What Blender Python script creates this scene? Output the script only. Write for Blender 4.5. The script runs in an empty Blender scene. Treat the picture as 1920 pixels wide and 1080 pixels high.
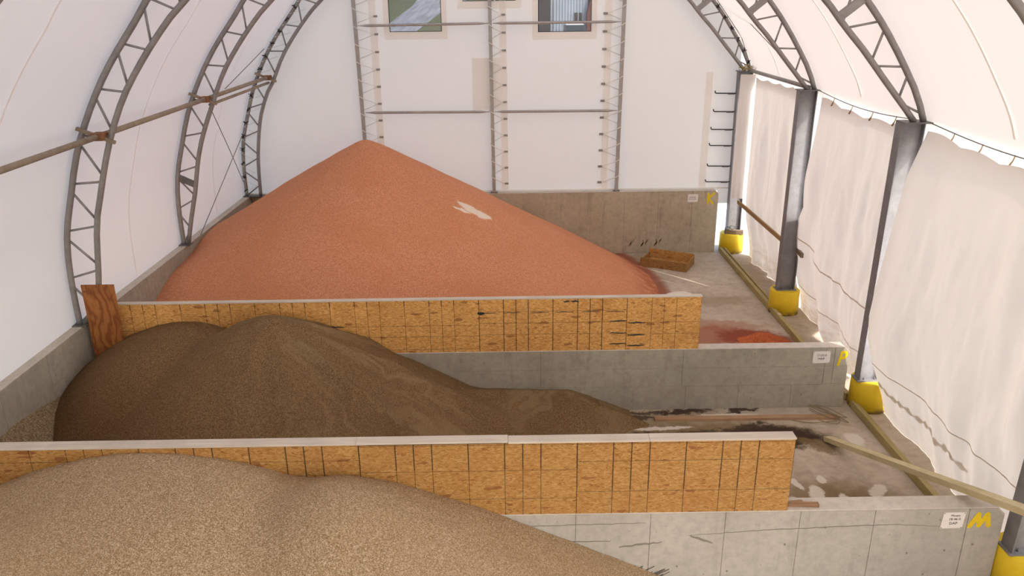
import bpy, bmesh, math, random
import numpy as np
from mathutils import Vector, Matrix, noise as mnoise
random.seed(7)
SC = bpy.context.scene
COL = SC.collection
V = Vector

# ------------------------------------------------------------------ camera
PITCH, YAW, ROLL, CAMH, FPX = 0.3508, 0.0046, -0.0126, 6.6809, 1483.49
cp, sp, cy_, sy_ = math.cos(PITCH), math.sin(PITCH), math.cos(YAW), math.sin(YAW)
FWD = V((sy_*cp, cy_*cp, -sp)); RGT = V((cy_, -sy_, 0)); UPV = RGT.cross(FWD)
cr_, sr_ = math.cos(ROLL), math.sin(ROLL)
R2 = RGT*cr_ + UPV*sr_; U2 = -RGT*sr_ + UPV*cr_
cam = bpy.data.cameras.new('camera'); cam.sensor_width = 36; cam.lens = FPX*36/1920
cam.clip_start = .05; cam.clip_end = 2000
camo = bpy.data.objects.new('camera', cam); COL.objects.link(camo)
camo.matrix_world = Matrix(((R2.x, U2.x, -FWD.x, 0), (R2.y, U2.y, -FWD.y, 0), (R2.z, U2.z, -FWD.z, CAMH), (0, 0, 0, 1)))
SC.camera = camo

# ------------------------------------------------------------------ light
SUN_AZ, SUN_EL = math.radians(42), math.radians(43)     # azimuth from -Y towards +X
w = bpy.data.worlds.new('world'); SC.world = w; w.use_nodes = True
wt = w.node_tree; bg = wt.nodes['Background']
sky = wt.nodes.new('ShaderNodeTexSky'); sky.sky_type = 'NISHITA'; sky.sun_disc = False
sky.sun_elevation = SUN_EL; sky.sun_rotation = math.pi - SUN_AZ; sky.air_density = 1.0; sky.dust_density = 2.5; sky.ozone_density = 1.0
wt.links.new(sky.outputs[0], bg.inputs[0]); bg.inputs[1].default_value = 0.62
sd = V((math.sin(SUN_AZ)*math.cos(SUN_EL), -math.cos(SUN_AZ)*math.cos(SUN_EL), math.sin(SUN_EL)))
sl = bpy.data.lights.new('sun', 'SUN'); sl.energy = 3.6; sl.angle = math.radians(.6); sl.color = (1, .94, .87)
so = bpy.data.objects.new('sun', sl); COL.objects.link(so)
so.location = sd*60; so.rotation_euler = sd.to_track_quat('Z', 'Y').to_euler()
vs = SC.view_settings
vs.view_transform = 'Standard'; vs.look = 'None'; vs.gamma = 1; vs.use_curve_mapping = False; vs.exposure = 0.11
SC.cycles.max_bounces = 10; SC.cycles.diffuse_bounces = 6; SC.cycles.transmission_bounces = 8; SC.cycles.transparent_max_bounces = 12
SC.cycles.caustics_reflective = False; SC.cycles.caustics_refractive = False; SC.cycles.sample_clamp_indirect = 12

# ------------------------------------------------------------------ mesh helpers
class MB:
    def __init__(s): s.b = bmesh.new()
    def box(s, x0, x1, y0, y1, z0, z1, bev=0):
        r = bmesh.ops.create_cube(s.b, size=1)
        for v in r['verts']:
            v.co = V(((x0+x1)/2+v.co.x*(x1-x0), (y0+y1)/2+v.co.y*(y1-y0), (z0+z1)/2+v.co.z*(z1-z0)))
        if bev:
            es = list({e for v in r['verts'] for e in v.link_edges})
            bmesh.ops.bevel(s.b, geom=es, offset=bev, segments=1, affect='EDGES')
        return s
    def beam(s, a, b, wd, ht, bev=0, roll=0.0):
        a, b = V(a), V(b); d = (b-a); L = d.length; d.normalize()
        up = V((0, 0, 1)) if abs(d.z) < .95 else V((0, 1, 0))
        x = d.cross(up).normalized(); z = x.cross(d).normalized()
        if roll:
            q = Matrix.Rotation(roll, 3, d); x = q@x; z = q@z
        r = bmesh.ops.create_cube(s.b, size=1)
        for v in r['verts']:
            v.co = (a+b)/2 + x*(v.co.x*wd) + d*(v.co.y*L) + z*(v.co.z*ht)
        if bev:
            es = list({e for v in r['verts'] for e in v.link_edges})
            bmesh.ops.bevel(s.b, geom=es, offset=bev, segments=1, affect='EDGES')
        return s
    def tube(s, pts, r, seg=8, caps=True):
        pts = [V(p) for p in pts]; n = len(pts); rings = []; ref = None
        for i, p in enumerate(pts):
            t = (pts[min(i+1, n-1)]-pts[max(i-1, 0)]).normalized()
            if ref is None:
                ref = V((0, 1, 0)) if abs(t.y) < .8 else V((0, 0, 1))
            x = (ref - t*ref.dot(t)).normalized(); ref = x; y = t.cross(x)
            rr = r[i] if isinstance(r, (list, tuple)) else r
            rings.append([s.b.verts.new(p + (x*math.cos(2*math.pi*k/seg)+y*math.sin(2*math.pi*k/seg))*rr) for k in range(seg)])
        for a, b in zip(rings, rings[1:]):
            for k in range(seg):
                f = s.b.faces.new((a[k], a[(k+1) % seg], b[(k+1) % seg], b[k])); f.smooth = seg > 5
        if caps:
            s.b.faces.new(rings[0][::-1]); s.b.faces.new(rings[-1])
        return s
    def cyl(s, x, y, z0, z1, r, seg=40, bev=0, r1=None):
        r1 = r if r1 is None else r1
        prof = [(r, z0), (r1, z1-bev), (r1-bev, z1)] if bev else [(r, z0), (r1, z1)]
        rings = [[s.b.verts.new((x+q*math.cos(2*math.pi*k/seg), y+q*math.sin(2*math.pi*k/seg), z)) for k in range(seg)] for q, z in prof]
        for i, (a, b) in enumerate(zip(rings, rings[1:])):
            for k in range(seg):
                f = s.b.faces.new((a[k], a[(k+1) % seg], b[(k+1) % seg], b[k])); f.smooth = True
        s.b.faces.new(rings[0][::-1]); s.b.faces.new(rings[-1])
        return s
    def prism(s, poly, y0, y1, plane='xz'):
        """extrude a polygon given in (x,z) along Y, or (y,z) along X, or (x,y) along Z"""
        def mk(p, d):
            return (p[0], d, p[1]) if plane == 'xz' else (d, p[0], p[1]) if plane == 'yz' else (p[0], p[1], d)
        a = [s.b.verts.new(mk(p, y0)) for p in poly]; b = [s.b.verts.new(mk(p, y1)) for p in poly]
        n = len(poly)
        s.b.faces.new(a); s.b.faces.new(b[::-1])
        for i in range(n): s.b.faces.new((a[i], b[i], b[(i+1) % n], a[(i+1) % n]))
        return s
    def grid(s, nu, nv, fn, keep=None, smooth=True):
        vs_ = [[s.b.verts.new(fn(i/nu, j/nv)) for j in range(nv+1)] for i in range(nu+1)]
        for i in range(nu):
            for j in range(nv):
                q = (vs_[i][j], vs_[i+1][j], vs_[i+1][j+1], vs_[i][j+1])
                if keep and not keep(q): continue
                f = s.b.faces.new(q); f.smooth = smooth
        lone = [v for v in s.b.verts if not v.link_faces]
        if lone: bmesh.ops.delete(s.b, geom=lone, context='VERTS')
        return s
    def quadstrip(s, L, smooth=True):
        """L: list of (pa, pb) pairs"""
        r = [(s.b.verts.new(a), s.b.verts.new(b)) for a, b in L]
        for (a, b), (c, d) in zip(r, r[1:]):
            f = s.b.faces.new((a, b, d, c)); f.smooth = smooth
        return s
    def obj(s, name, mat, parent=None, origin=None, flip=True):
        bmesh.ops.recalc_face_normals(s.b, faces=s.b.faces)
        pl = parent_world(parent)
        if origin is None:
            if parent: origin = pl
            else:
                zs = [v.co for v in s.b.verts]
                origin = V(((min(v.x for v in zs)+max(v.x for v in zs))/2, (min(v.y for v in zs)+max(v.y for v in zs))/2, min(v.z for v in zs)))
        origin = V(origin)
        for v in s.b.verts: v.co -= origin
        me = bpy.data.meshes.new(name); s.b.to_mesh(me); s.b.free()
        me.materials.append(mat)
        o = bpy.data.objects.new(name, me); COL.objects.link(o)
        if parent: o.parent = parent
        o.location = origin - pl
        return o

def parent_world(p):
    l = V((0, 0, 0))
    while p is not None:
        l = l + V(p.location); p = p.parent
    return l
def tag(o, label, cat, group=None):
    o['label'] = label; o['category'] = cat
    if group: o['group'] = group
    return o
def thing(name, label, cat, loc, group=None):
    o = bpy.data.objects.new(name, None); COL.objects.link(o); o.location = loc; o.empty_display_size = .1
    return tag(o, label, cat, group)
def struct(o):
    o['kind'] = 'structure'; return o
def sroot(name, loc=(0, 0, 0)):
    o = bpy.data.objects.new(name, None); COL.objects.link(o); o.location = loc; o['kind'] = 'structure'; return o
def fbm(x, y, z=0.0, oct=4):
    return mnoise.fractal(V((x, y, z)), 1.0, 2.0, oct)

# ------------------------------------------------------------------ material helpers
class NT:
    def __init__(s, name):
        s.m = bpy.data.materials.new(name); s.m.use_nodes = True; s.t = s.m.node_tree
        s.t.nodes.clear(); s.out = s.t.nodes.new('ShaderNodeOutputMaterial')
    def n(s, typ, props=None, **inp):
        nd = s.t.nodes.new('ShaderNode'+typ)
        for k, v in (props or {}).items(): setattr(nd, k, v)
        for k, v in inp.items():
            key = int(k[1:]) if k[0] == 'i' and k[1:].isdigit() else k.replace('_', ' ')
            s.set(nd.inputs[key], v)
        return nd
    def set(s, sock, v):
        if isinstance(v, bpy.types.NodeSocket): s.t.links.new(v, sock)
        elif isinstance(v, (tuple, list)) and len(v) == 3 and sock.type == 'RGBA': sock.default_value = (*v, 1)
        else: sock.default_value = v
    def math(s, op, a, b=0.0, c=0.0, clamp=False):
        return s.n('Math', {'operation': op, 'use_clamp': clamp}, i0=a, i1=b, i2=c).outputs[0]
    def noise(s, vec, scale, detail=4, rough=.55, dist=0.0):
        return s.n('TexNoise', None, Vector=vec, Scale=scale, Detail=detail, Roughness=rough, Distortion=dist).outputs['Fac']
    def ramp(s, fac, stops, interp='LINEAR'):
        nd = s.n('ValToRGB', None, Fac=fac); cr = nd.color_ramp; cr.interpolation = interp
        while len(cr.elements) < len(stops): cr.elements.new(.5)
        for e, (p, c) in zip(cr.elements, stops):
            e.position = p; e.color = (*c, 1) if isinstance(c, (tuple, list)) else (c, c, c, 1)
        return nd.outputs[0]
    def mix(s, fac, a, b, mode='MIX'):
        nd = s.n('Mix', {'data_type': 'RGBA', 'blend_type': mode})
        s.set(nd.inputs[0], fac); s.set(nd.inputs[6], a); s.set(nd.inputs[7], b)
        return nd.outputs[2]
    def maprange(s, v, a, b, c=0.0, d=1.0, smooth=True):
        nd = s.n('MapRange', {'interpolation_type': 'SMOOTHSTEP' if smooth else 'LINEAR'})
        for i, x in enumerate((v, a, b, c, d)): s.set(nd.inputs[i], x)
        return nd.outputs[0]
    def pos(s): return s.n('NewGeometry').outputs['Position']
    def objc(s): return s.n('TexCoord').outputs['Object']
    def mapping(s, vec, loc=(0, 0, 0), rot=(0, 0, 0), sc=(1, 1, 1), typ='POINT'):
        return s.n('Mapping', {'vector_type': typ}, Vector=vec, Location=loc, Rotation=rot, Scale=sc).outputs[0]
    def bump(s, h, strength=.3, dist=.02):
        return s.n('Bump', None, Height=h, Strength=strength, Distance=dist).outputs[0]
    def done(s, color, rough=.8, normal=None, metallic=0.0, spec=.3):
        p = s.n('BsdfPrincipled'); s.set(p.inputs['Base Color'], color); s.set(p.inputs['Roughness'], rough)
        s.set(p.inputs['Metallic'], metallic); s.set(p.inputs['Specular IOR Level'], spec)
        if normal is not None: s.set(p.inputs['Normal'], normal)
        s.t.links.new(p.outputs[0], s.out.inputs[0]); return s.m
    def ell(s, vec, x, y, rx, ry, ang=0.0, soft=.5, amt=1.0):
        """noisy elliptical stain mask on the ground plane (world metres)"""
        mp = s.mapping(vec, loc=(x, y, 0), rot=(0, 0, ang), sc=(rx, ry, 1e3), typ='TEXTURE')
        ln = s.n('VectorMath', {'operation': 'LENGTH'}, i0=mp).outputs['Value']
        return s.maprange(ln, 1+soft*.5, 1-soft*.5, 0.0, amt)

def plain(name, col, rough=.7, metallic=0.0, var=.0, scale=20, spec=.3):
    t = NT(name); c = col
    if var:
        f = t.noise(t.pos(), scale, 5, .6)
        c = t.ramp(f, [(.25, tuple(x*(1-var) for x in col)), (.75, tuple(min(1, x*(1+var)) for x in col))])
    return t.done(c, rough, None, metallic, spec)

def concrete(name, c0, c1, dark=(.16, .13, .10), streak=.35, pits=True):
    t = NT(name); p = t.pos()
    big = t.noise(p, .9, 6, .6); fine = t.noise(p, 9, 8, .7)
    c = t.ramp(big, [(.3, c0), (.7, c1)])
    c = t.mix(t.maprange(fine, .35, .75, 0, .5), c, tuple(x*.66 for x in c0))
    drip = t.noise(t.mapping(p, sc=(3.5, 3.5, .5)), 1.6, 5, .65)
    c = t.mix(t.maprange(drip, .52, .8, 0, streak), c, dark)
    h = fine
    if pits:
        v = t.n('TexVoronoi', None, Vector=p, Scale=7.0); r = t.n('SeparateColor', None, Color=v.outputs['Color']).outputs[0]
        dot = t.math('MULTIPLY', t.maprange(v.outputs['Distance'], .10, .05, 0, 1), t.math('GREATER_THAN', r, .72))
        c = t.mix(t.math('MULTIPLY', dot, .6), c, (.10, .085, .07))
        v2 = t.n('TexVoronoi', None, Vector=p, Scale=19.0); r2 = t.n('SeparateColor', None, Color=v2.outputs['Color']).outputs[0]
        d2 = t.math('MULTIPLY', t.maprange(v2.outputs['Distance'], .16, .08, 0, 1), t.math('GREATER_THAN', r2, .86))
        c = t.mix(t.math('MULTIPLY', d2, .55), c, (.13, .11, .09))
    return t.done(c, .88, t.bump(h, .25, .01))

M = {}
M['conc_mid'] = concrete('poured concrete', (.36, .33, .265), (.47, .44, .36))
M['conc_near'] = concrete('poured concrete pale', (.42, .395, .345), (.52, .49, .43))
M['conc_back'] = concrete('poured concrete warm', (.43, .37, .265), (.55, .48, .36), streak=.5)
M['conc_core'] = concrete('concrete joint', (.34, .31, .26), (.42, .39, .33), pits=False)
M['conc_top'] = concrete('trowelled concrete top', (.54, .49, .42), (.66, .60, .52), pits=False, streak=.12)

def fabric_mat(name, col, trans, tcol=None, dirt=.12, wr=.0, mix=.5):
    t = NT(name); p = t.pos()
    f = t.noise(p, .8, 5, .6); f2 = t.noise(t.mapping(p, sc=(1, 1, .3)), 3.0, 5, .6)
    c = t.mix(t.maprange(f, .4, .8, 0, dirt), col, tuple(x*.72 for x in col))
    c = t.mix(t.maprange(f2, .5, .8, 0, dirt*.8), c, (col[0]*.8, col[1]*.72, col[2]*.6))
    if name.startswith('white curtain'):
        zz_ = t.n('SeparateXYZ', None, Vector=p); low = t.maprange(zz_.outputs[2], .95, .1, 0, 1); far_ = t.maprange(zz_.outputs[1], 12.3, 13.5, .12, 1)
        dn = t.maprange(t.noise(t.mapping(p, sc=(1, 1.2, 3)), 2.0, 7, .7), .38, .62)
        c = t.mix(t.math('MULTIPLY', t.math('MULTIPLY', low, far_), t.math('MULTIPLY', dn, .6)), c, (.60, .47, .33))
    nrm = t.bump(t.noise(t.mapping(p, sc=(2, 2, .7)), 3.0, 4, .5), wr, .05) if wr else None
    d = t.n('BsdfDiffuse', None, Color=c); tr = t.n('BsdfTranslucent', None, Color=t.mix(1.0, c, tcol or (1, 1, 1), 'MULTIPLY'))
    if nrm is not None: t.set(d.inputs['Normal'], nrm); t.set(tr.inputs['Normal'], nrm)
    m = t.n('MixShader', None, Fac=trans); t.t.links.new(d.outputs[0], m.inputs[1]); t.t.links.new(tr.outputs[0], m.inputs[2])
    t.t.links.new(m.outputs[0], t.out.inputs[0]); return t.m
M['roof'] = fabric_mat('white roof membrane', (.90, .865, .825), .175, (1, .94, .89), .04)
M['gable'] = fabric_mat('white end wall membrane', (.91, .875, .825), .20, (1, .955, .88), .05)
M['gable2'] = fabric_mat('doubled end wall membrane', (.98, .95, .905), .27, (1, .985, .96), .02)
M['tarp'] = fabric_mat('white curtain tarpaulin', (.87, .835, .795), .14, (1, .955, .89), .14, .05)
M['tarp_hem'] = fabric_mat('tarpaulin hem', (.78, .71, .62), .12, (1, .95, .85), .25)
M['rope'] = plain('white rope', (.80, .77, .70), .8)
def steel(name, a, b, rough=.5, metallic=.35):
    t = NT(name); p = t.pos(); f = t.noise(p, 6, 6, .65)
    return t.done(t.ramp(f, [(.3, a), (.7, b)]), rough, t.bump(t.noise(p, 60, 3), .08, .004), metallic, .4)
M['galv'] = steel('galvanised steel', (.25, .24, .23), (.35, .335, .32))
M['post'] = steel('light galvanised post', (.36, .345, .325), (.47, .45, .43))
M['galv_dark'] = steel('dull dark steel', (.13, .12, .115), (.2, .185, .175))
M['column'] = steel('grey primed steel column', (.19, .185, .19), (.26, .255, .26), .55, .1)
M['rust'] = steel('rusted steel', (.20, .085, .03), (.34, .17, .08), .8, .1)
M['purlin'] = steel('weathered purlin', (.25, .19, .13), (.38, .31, .235), .7, .15)
M['black'] = plain('black rubber strap', (.025, .02, .018), .6)
M['yellow'] = None
t = NT('yellow pier paint'); p = t.pos()
c = t.ramp(t.noise(p, 3, 6, .6), [(.3, (.72, .50, .015)), (.7, (.84, .61, .03))])
c = t.mix(t.maprange(t.noise(p, 11, 8, .75), .60, .70, 0, .75), c, (.55, .47, .33))
sepz = t.n('SeparateXYZ', None, Vector=p).outputs[2]
c = t.mix(t.math('MULTIPLY', t.maprange(sepz, .14, .0, 0, 1), t.maprange(t.noise(p, 9, 5), .35, .6)), c, (.16, .12, .07))
M['yellow'] = t.done(c, .55, t.bump(t.noise(p, 25, 4), .15, .01))
M['paint_yellow'] = plain('yellow spray paint', (.76, .55, .012), .6, var=.12, scale=30)
M['white_sign'] = plain('white sign panel', (.80, .76, .72), .45, var=.04)
M['ink'] = plain('black lettering', (.05, .045, .04), .6)
M['crackm'] = plain('dark crack', (.23, .21, .18), .9)
M['scuffm'] = plain('dark rubber scuff', (.12, .105, .09), .9, var=.5, scale=40)

def wood(name, a, b, axis, knots=.0, sc=1.0):
    t = NT(name); p = t.pos(); s_ = [14*sc]*3; s_[axis] = 1.2*sc
    f = t.noise(t.mapping(p, sc=tuple(s_)), 1.0, 6, .65, .6)
    g = t.noise(p, 2.0, 3)
    c = t.ramp(f, [(.25, a), (.72, b)]); c = t.mix(t.maprange(g, .4, .8, 0, .35), c, tuple(x*.6 for x in a))
    return t.done(c, .75, t.bump(f, .2, .005))
M['cap'] = wood('pale weathered cap board', (.52, .45, .37), (.68, .62, .54), 0)
M['treated'] = wood('treated green lumber', (.30, .235, .09), (.46, .375, .17), 1)
M['treated_pale'] = wood('pale treated timber', (.50, .42, .22), (.66, .57, .35), 1)
M['plank_red'] = wood('reddish pine plank', (.34, .19, .10), (.52, .34, .2), 0)
M['rail'] = wood('brown rail', (.30, .17, .065), (.44, .27, .12), 1)
M['scrap'] = wood('scrap wood', (.22, .12, .06), (.40, .24, .13), 0, sc=2)
M['block'] = wood('grey wood block', (.17, .12, .075), (.27, .20, .13), 0, sc=2)
M['straw'] = plain('dry straw', (.34, .26, .12), .9, var=.3)

# plywood: strong wavy cathedral grain
t = NT('stained plywood'); p = t.pos()
d = t.noise(t.mapping(p, sc=(3.0, 1, 1.1)), 1.6, 3, .5)
xx = t.n('SeparateXYZ', None, Vector=p).outputs[0]
wv = t.math('SINE', t.math('ADD', t.math('MULTIPLY', xx, 44), t.math('MULTIPLY', d, 26)))
c = t.ramp(t.maprange(wv, -1, 1, 0, 1), [(.0, (.25, .085, .022)), (.3, (.34, .125, .034)), (1, (.41, .165, .046))])
zz = t.n('SeparateXYZ', None, Vector=p).outputs[2]
c = t.mix(t.maprange(t.noise(p, 2.5, 4), .42, .7, 0, .45), c, (.19, .05, .016))
v = t.n('TexVoronoi', None, Vector=t.mapping(p, sc=(1, .01, 1)), Scale=4.5)
c = t.mix(t.maprange(v.outputs['Distance'], .11, .05, 0, .8), c, (.10, .03, .012))
M['plywood'] = t.done(c, .6, t.bump(wv, .1, .004))

# oriented strand board with printed nail lines (object space: x along the sheet, z up)
def osb(name, base=1.0, lines=True):
    t = NT(name); p = t.pos(); oc = t.objc()
    layers = []
    for k, (ang, sx, sz) in enumerate(((.25, 22, 80), (-.55, 24, 84), (1.0, 26, 80), (-1.15, 26, 84))):
        wv_ = t.n('TexNoise', None, Vector=t.mapping(p, loc=(k*5.3, 0, 0)), Scale=9.0, Detail=2.0).outputs['Color']
        pw = t.n('VectorMath', {'operation': 'MULTIPLY_ADD'}, i0=wv_, i1=(.07, 0, .07), i2=p).outputs[0]
        mp = t.mapping(pw, loc=(k*3.1, 0, k*1.7), rot=(0, ang, 0), sc=(sx, 12, sz))
        vo = t.n('TexVoronoi', {'feature': 'F1'}, Vector=mp, Scale=1.0)
        sc = t.n('SeparateColor', None, Color=vo.outputs['Color'])
        layers.append((sc.outputs[0], sc.outputs[1]))
    ramp = [(.0, (.29*base, .125*base, .032*base)), (.05, (.42*base, .20*base, .052*base)), (.35, (.50*base, .26*base, .072*base)), (.7, (.56*base, .31*base, .095*base)), (1.0, (.63*base, .385*base, .145*base))]
    c = t.ramp(layers[0][0], ramp)
    for k in (1, 2, 3):
        c = t.mix(t.math('GREATER_THAN', layers[k][1], .52+.06*k), c, t.ramp(layers[k][0], ramp))
    f1 = t.noise(t.mapping(p, rot=(0, .35, 0), sc=(12, 12, 110)), 1.0, 4, .6, .4); f2 = t.noise(t.mapping(p, rot=(0, -.7, 0), sc=(12, 12, 110)), 1.0, 4, .6, .4)
    c = t.mix(t.maprange(f1, .56, .72, 0, .55), c, (.33*base, .145*base, .04*base)); c = t.mix(t.maprange(f2, .58, .74, 0, .5), c, (.30*base, .12*base, .035*base))
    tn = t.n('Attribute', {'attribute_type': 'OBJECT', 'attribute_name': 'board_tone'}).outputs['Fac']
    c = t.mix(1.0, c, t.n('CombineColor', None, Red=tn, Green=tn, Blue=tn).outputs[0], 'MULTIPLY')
    big = t.noise(p, 2.1, 5, .65)
    c = t.mix(t.maprange(big, .45, .75, 0, .35), c, (.36*base, .14*base, .04*base))
    fl = t.n('SeparateColor', None, Color=t.n('TexVoronoi', None, Vector=t.mapping(p, rot=(0, .6, 0), sc=(8, 9, 26)), Scale=1.0).outputs['Color'])
    c = t.mix(t.math('MULTIPLY', t.math('GREATER_THAN', fl.outputs[0], .982), .6), c, (.20, .055, .018))
    if lines:
        sp_ = t.n('SeparateXYZ', None, Vector=oc); x, z = sp_.outputs[0], sp_.outputs[2]
        xm = t.math('MODULO', t.math('ADD', x, 1.2192*2), 1.2192)
        zb = t.math('GREATER_THAN', z, t.n('Attribute', {'attribute_type': 'OBJECT', 'attribute_name': 'bold_from'}).outputs['Fac'])
        wob = t.math('MULTIPLY', t.math('SUBTRACT', t.noise(p, 14, 2), .5), .006)
        lw = t.math('ADD', .0034, t.math('MULTIPLY', zb, .0032))
        tot = None
        for a in (0.4064, .6096, .8128, 1.2192, .0):
            q = t.math('LESS_THAN', t.math('ABSOLUTE', t.math('SUBTRACT', t.math('ADD', xm, wob), a)), lw)
            tot = q if tot is None else t.math('MAXIMUM', tot, q)
        for nm in ('line_a', 'line_b', 'line_c'):
            at = t.n('Attribute', {'attribute_type': 'OBJECT', 'attribute_name': nm}).outputs['Fac']
            q = t.math('LESS_THAN', t.math('ABSOLUTE', t.math('SUBTRACT', t.math('ADD', z, wob), at)), .0026)
            tot = t.math('MAXIMUM', tot, q)
        c = t.mix(t.math('MULTIPLY', tot, .88), c, (.035, .02, .01))
    return t.done(c, .7, t.bump(layers[1][0], .12, .004))
M['osb'] = osb('strand board'); M['osb_tray'] = osb('strand board of the tray', .62, False)

def grain(name, stops, scale, big=None, extra=None, bumpd=.012):
    t = NT(name); p = t.pos()
    vo = t.n('TexVoronoi', None, Vector=p, Scale=scale); r = t.n('SeparateColor', None, Color=vo.outputs['Color']).outputs[0]
    c = t.ramp(r, stops)
    if big: c = t.mix(t.maprange(t.noise(p, .7, 4, .6), .4, .75, 0, big[1]), c, big[0])
    if extra: c = extra(t, p, c)
    h = t.math('SUBTRACT', 1.0, vo.outputs['Distance'])
    h = t.math('ADD', t.math('MULTIPLY', h, .5), t.noise(p, scale*.22, 4, .7))
    return t.done(c, .9, t.bump(h, .55, bumpd), 0.0, .1)
def potash_extra(t, p, c):
    wp = t.n('VectorMath', {'operation': 'ADD'}, i0=p, i1=t.mapping(t.n('TexNoise', None, Vector=p, Scale=6.0, Detail=4.0).outputs['Color'], loc=(-.13, -.13, -.13), sc=(.26, .26, .26))).outputs[0]
    for e in ((-.78, 16.95, .30, .14, -.25), (-1.0, 16.75, .16, .06, .2), (-.52, 17.0, .14, .10, -.4)):
        c = t.mix(t.ell(wp, *e, soft=.5, amt=.9), c, (.82, .72, .60))
    mp = t.n('VectorMath', {'operation': 'DISTANCE'}, i0=t.mapping(p, sc=(1, 1, 0)), i1=(-3.22, 18, 0)).outputs['Value']
    c = t.mix(t.math('MULTIPLY', t.maprange(mp, 6.0, 6.9, 0, .8), t.maprange(t.noise(p, 4, 4), .3, .6)), c, (.36, .09, .035))
    return c
M['potash'] = grain('red potash granules', [(0, (.47, .175, .085)), (.5, (.62, .27, .14)), (1, (.72, .36, .21))], 85, ((.56, .22, .10), .5), potash_extra)
def brown_extra(t, p, c):
    sx = t.n('SeparateXYZ', None, Vector=p); dx = t.math('ADD', sx.outputs[0], 3.75); dy = t.math('SUBTRACT', sx.outputs[1], 11.2)
    th = t.math('ARCTAN2', dy, dx); r = t.math('SQRT', t.math('ADD', t.math('MULTIPLY', dx, dx), t.math('MULTIPLY', dy, dy)))
    th = t.math('ADD', th, t.math('MULTIPLY', t.math('SUBTRACT', t.noise(p, .9, 3), .5), .9))
    cv = t.n('CombineXYZ', None, X=t.math('MULTIPLY', th, 4.5), Y=t.math('MULTIPLY', r, .35), Z=2.0).outputs[0]
    streak = t.maprange(t.noise(cv, 1.6, 5, .55, .5), .46, .66, 0, .42)
    right = t.math('MULTIPLY', t.maprange(th, -1.5, -.9, 0, 1), t.maprange(r, .15, .9, 0, 1))
    c = t.mix(t.math('MULTIPLY', streak, right), c, (.30, .215, .115))
    left = t.math('MULTIPLY', t.maprange(dx, -.3, -1.6, 0, 1), t.maprange(sx.outputs[2], 1.7, .9, .15, .75))  # left flank darkened low down, its shading put into the colour
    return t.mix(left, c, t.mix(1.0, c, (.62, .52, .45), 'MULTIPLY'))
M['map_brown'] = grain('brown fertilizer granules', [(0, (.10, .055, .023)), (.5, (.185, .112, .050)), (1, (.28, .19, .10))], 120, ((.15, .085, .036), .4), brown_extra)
M['dap_tan'] = grain('tan fertilizer granules', [(0, (.20, .128, .058)), (.35, (.33, .228, .128)), (.7, (.42, .305, .188)), (1, (.60, .48, .34))], 115, ((.36, .25, .14), .4))
M['dust'] = grain('dusty residue', [(0, (.15, .105, .055)), (.5, (.23, .165, .09)), (1, (.36, .28, .18))], 70)
M['spill'] = grain('dark red spill', [(0, (.33, .06, .02)), (.5, (.55, .14, .05)), (1, (.68, .24, .10))], 90, ((.22, .035, .012), .8))

# ------------------------------------------------------------------ floor & ground
t = NT('bin floor concrete'); p = t.pos()
c = t.ramp(t.noise(p, .7, 6, .6), [(.3, (.43, .36, .27)), (.7, (.59, .51, .405))])
c = t.mix(t.maprange(t.noise(p, 5, 8, .75), .40, .68, 0, .55), c, (.32, .25, .175))
c = t.mix(t.maprange(t.noise(t.mapping(p, loc=(7, 3, 0)), 2.2, 8, .7), .52, .64, 0, .28), c, (.64, .57, .47))
wob = t.n('VectorMath', {'operation': 'ADD'}, i0=p, i1=t.mapping(t.n('TexNoise', None, Vector=p, Scale=2.6, Detail=9.0, Roughness=.72).outputs['Color'], loc=(-.4, -.4, -.4), sc=(.8, .8, .8))).outputs[0]
wob2 = t.n('VectorMath', {'operation': 'ADD'}, i0=p, i1=t.mapping(t.n('TexNoise', None, Vector=p, Scale=7.0, Detail=8.0, Roughness=.75).outputs['Color'], loc=(-.1, -.1, -.1), sc=(.2, .2, .2))).outputs[0]
BR, DB, RD, PL = (.19, .125, .05), (.05, .026, .015), (.24, .048, .018), (.70, .64, .55)
for e, col in (((2.2, 11.6, 1.6, .5, 0, .8, .55), BR), ((3.3, 11.25, 1.7, .30, 0, .7, .7), BR), ((3.0, 11.2, 1.3, .12, 0.02, .7, .75), DB),
               ((4.35, 11.12, .80, .27, -.12, .6, 1.0), DB), ((4.05, 11.35, .35, .16, .1, .6, .9), DB), ((4.85, 10.85, .35, .12, -.5, .7, .75), BR), ((3.0, 11.96, .45, .10, 0, .5, .95), DB), ((3.95, 11.96, .28, .09, 0, .4, .95), DB), ((2.25, 11.95, .5, .07, 0, .6, .8), DB), ((2.2, 11.75, .28, .08, 0, .6, .8), DB),
               ((4.5, 9.1, 1.0, .75, .2, .8, .95), BR), ((4.9, 8.7, .8, .5, .5, .8, .8), (.22, .15, .08)), ((4.0, 10.0, .5, .8, .3, .9, .3), (.30, .23, .15)),
               ((3.55, 20.6, 1.2, .3, .2, .8, .5), (.20, .12, .06)), ((4.9, 17.2, .8, .3, .1, .9, .45), (.27, .19, .10)), ((4.0, 17.6, .55, .22, .1, .9, .55), (.26, .18, .10)),
               ((4.5, 15.75, 1.0, .30, -.12, .6, .6), (.36, .15, .08)), ((4.3, 15.2, .9, .5, .0, .5, .85), (.33, .11, .055)), ((5.1, 15.0, .75, .5, -.2, .5, .95), RD), ((4.5, 13.6, 1.2, 1.0, .0, .7, .85), RD), ((6.2, 14.6, .3, 1.4, 0, .9, .5), (.24, .17, .1)), ((6.2, 18.5, .3, 1.8, 0, .9, .55), (.25, .18, .10))):
    c = t.mix(t.ell(wob, *e[:4], ang=e[4], soft=e[5], amt=e[6]), c, col)
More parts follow.
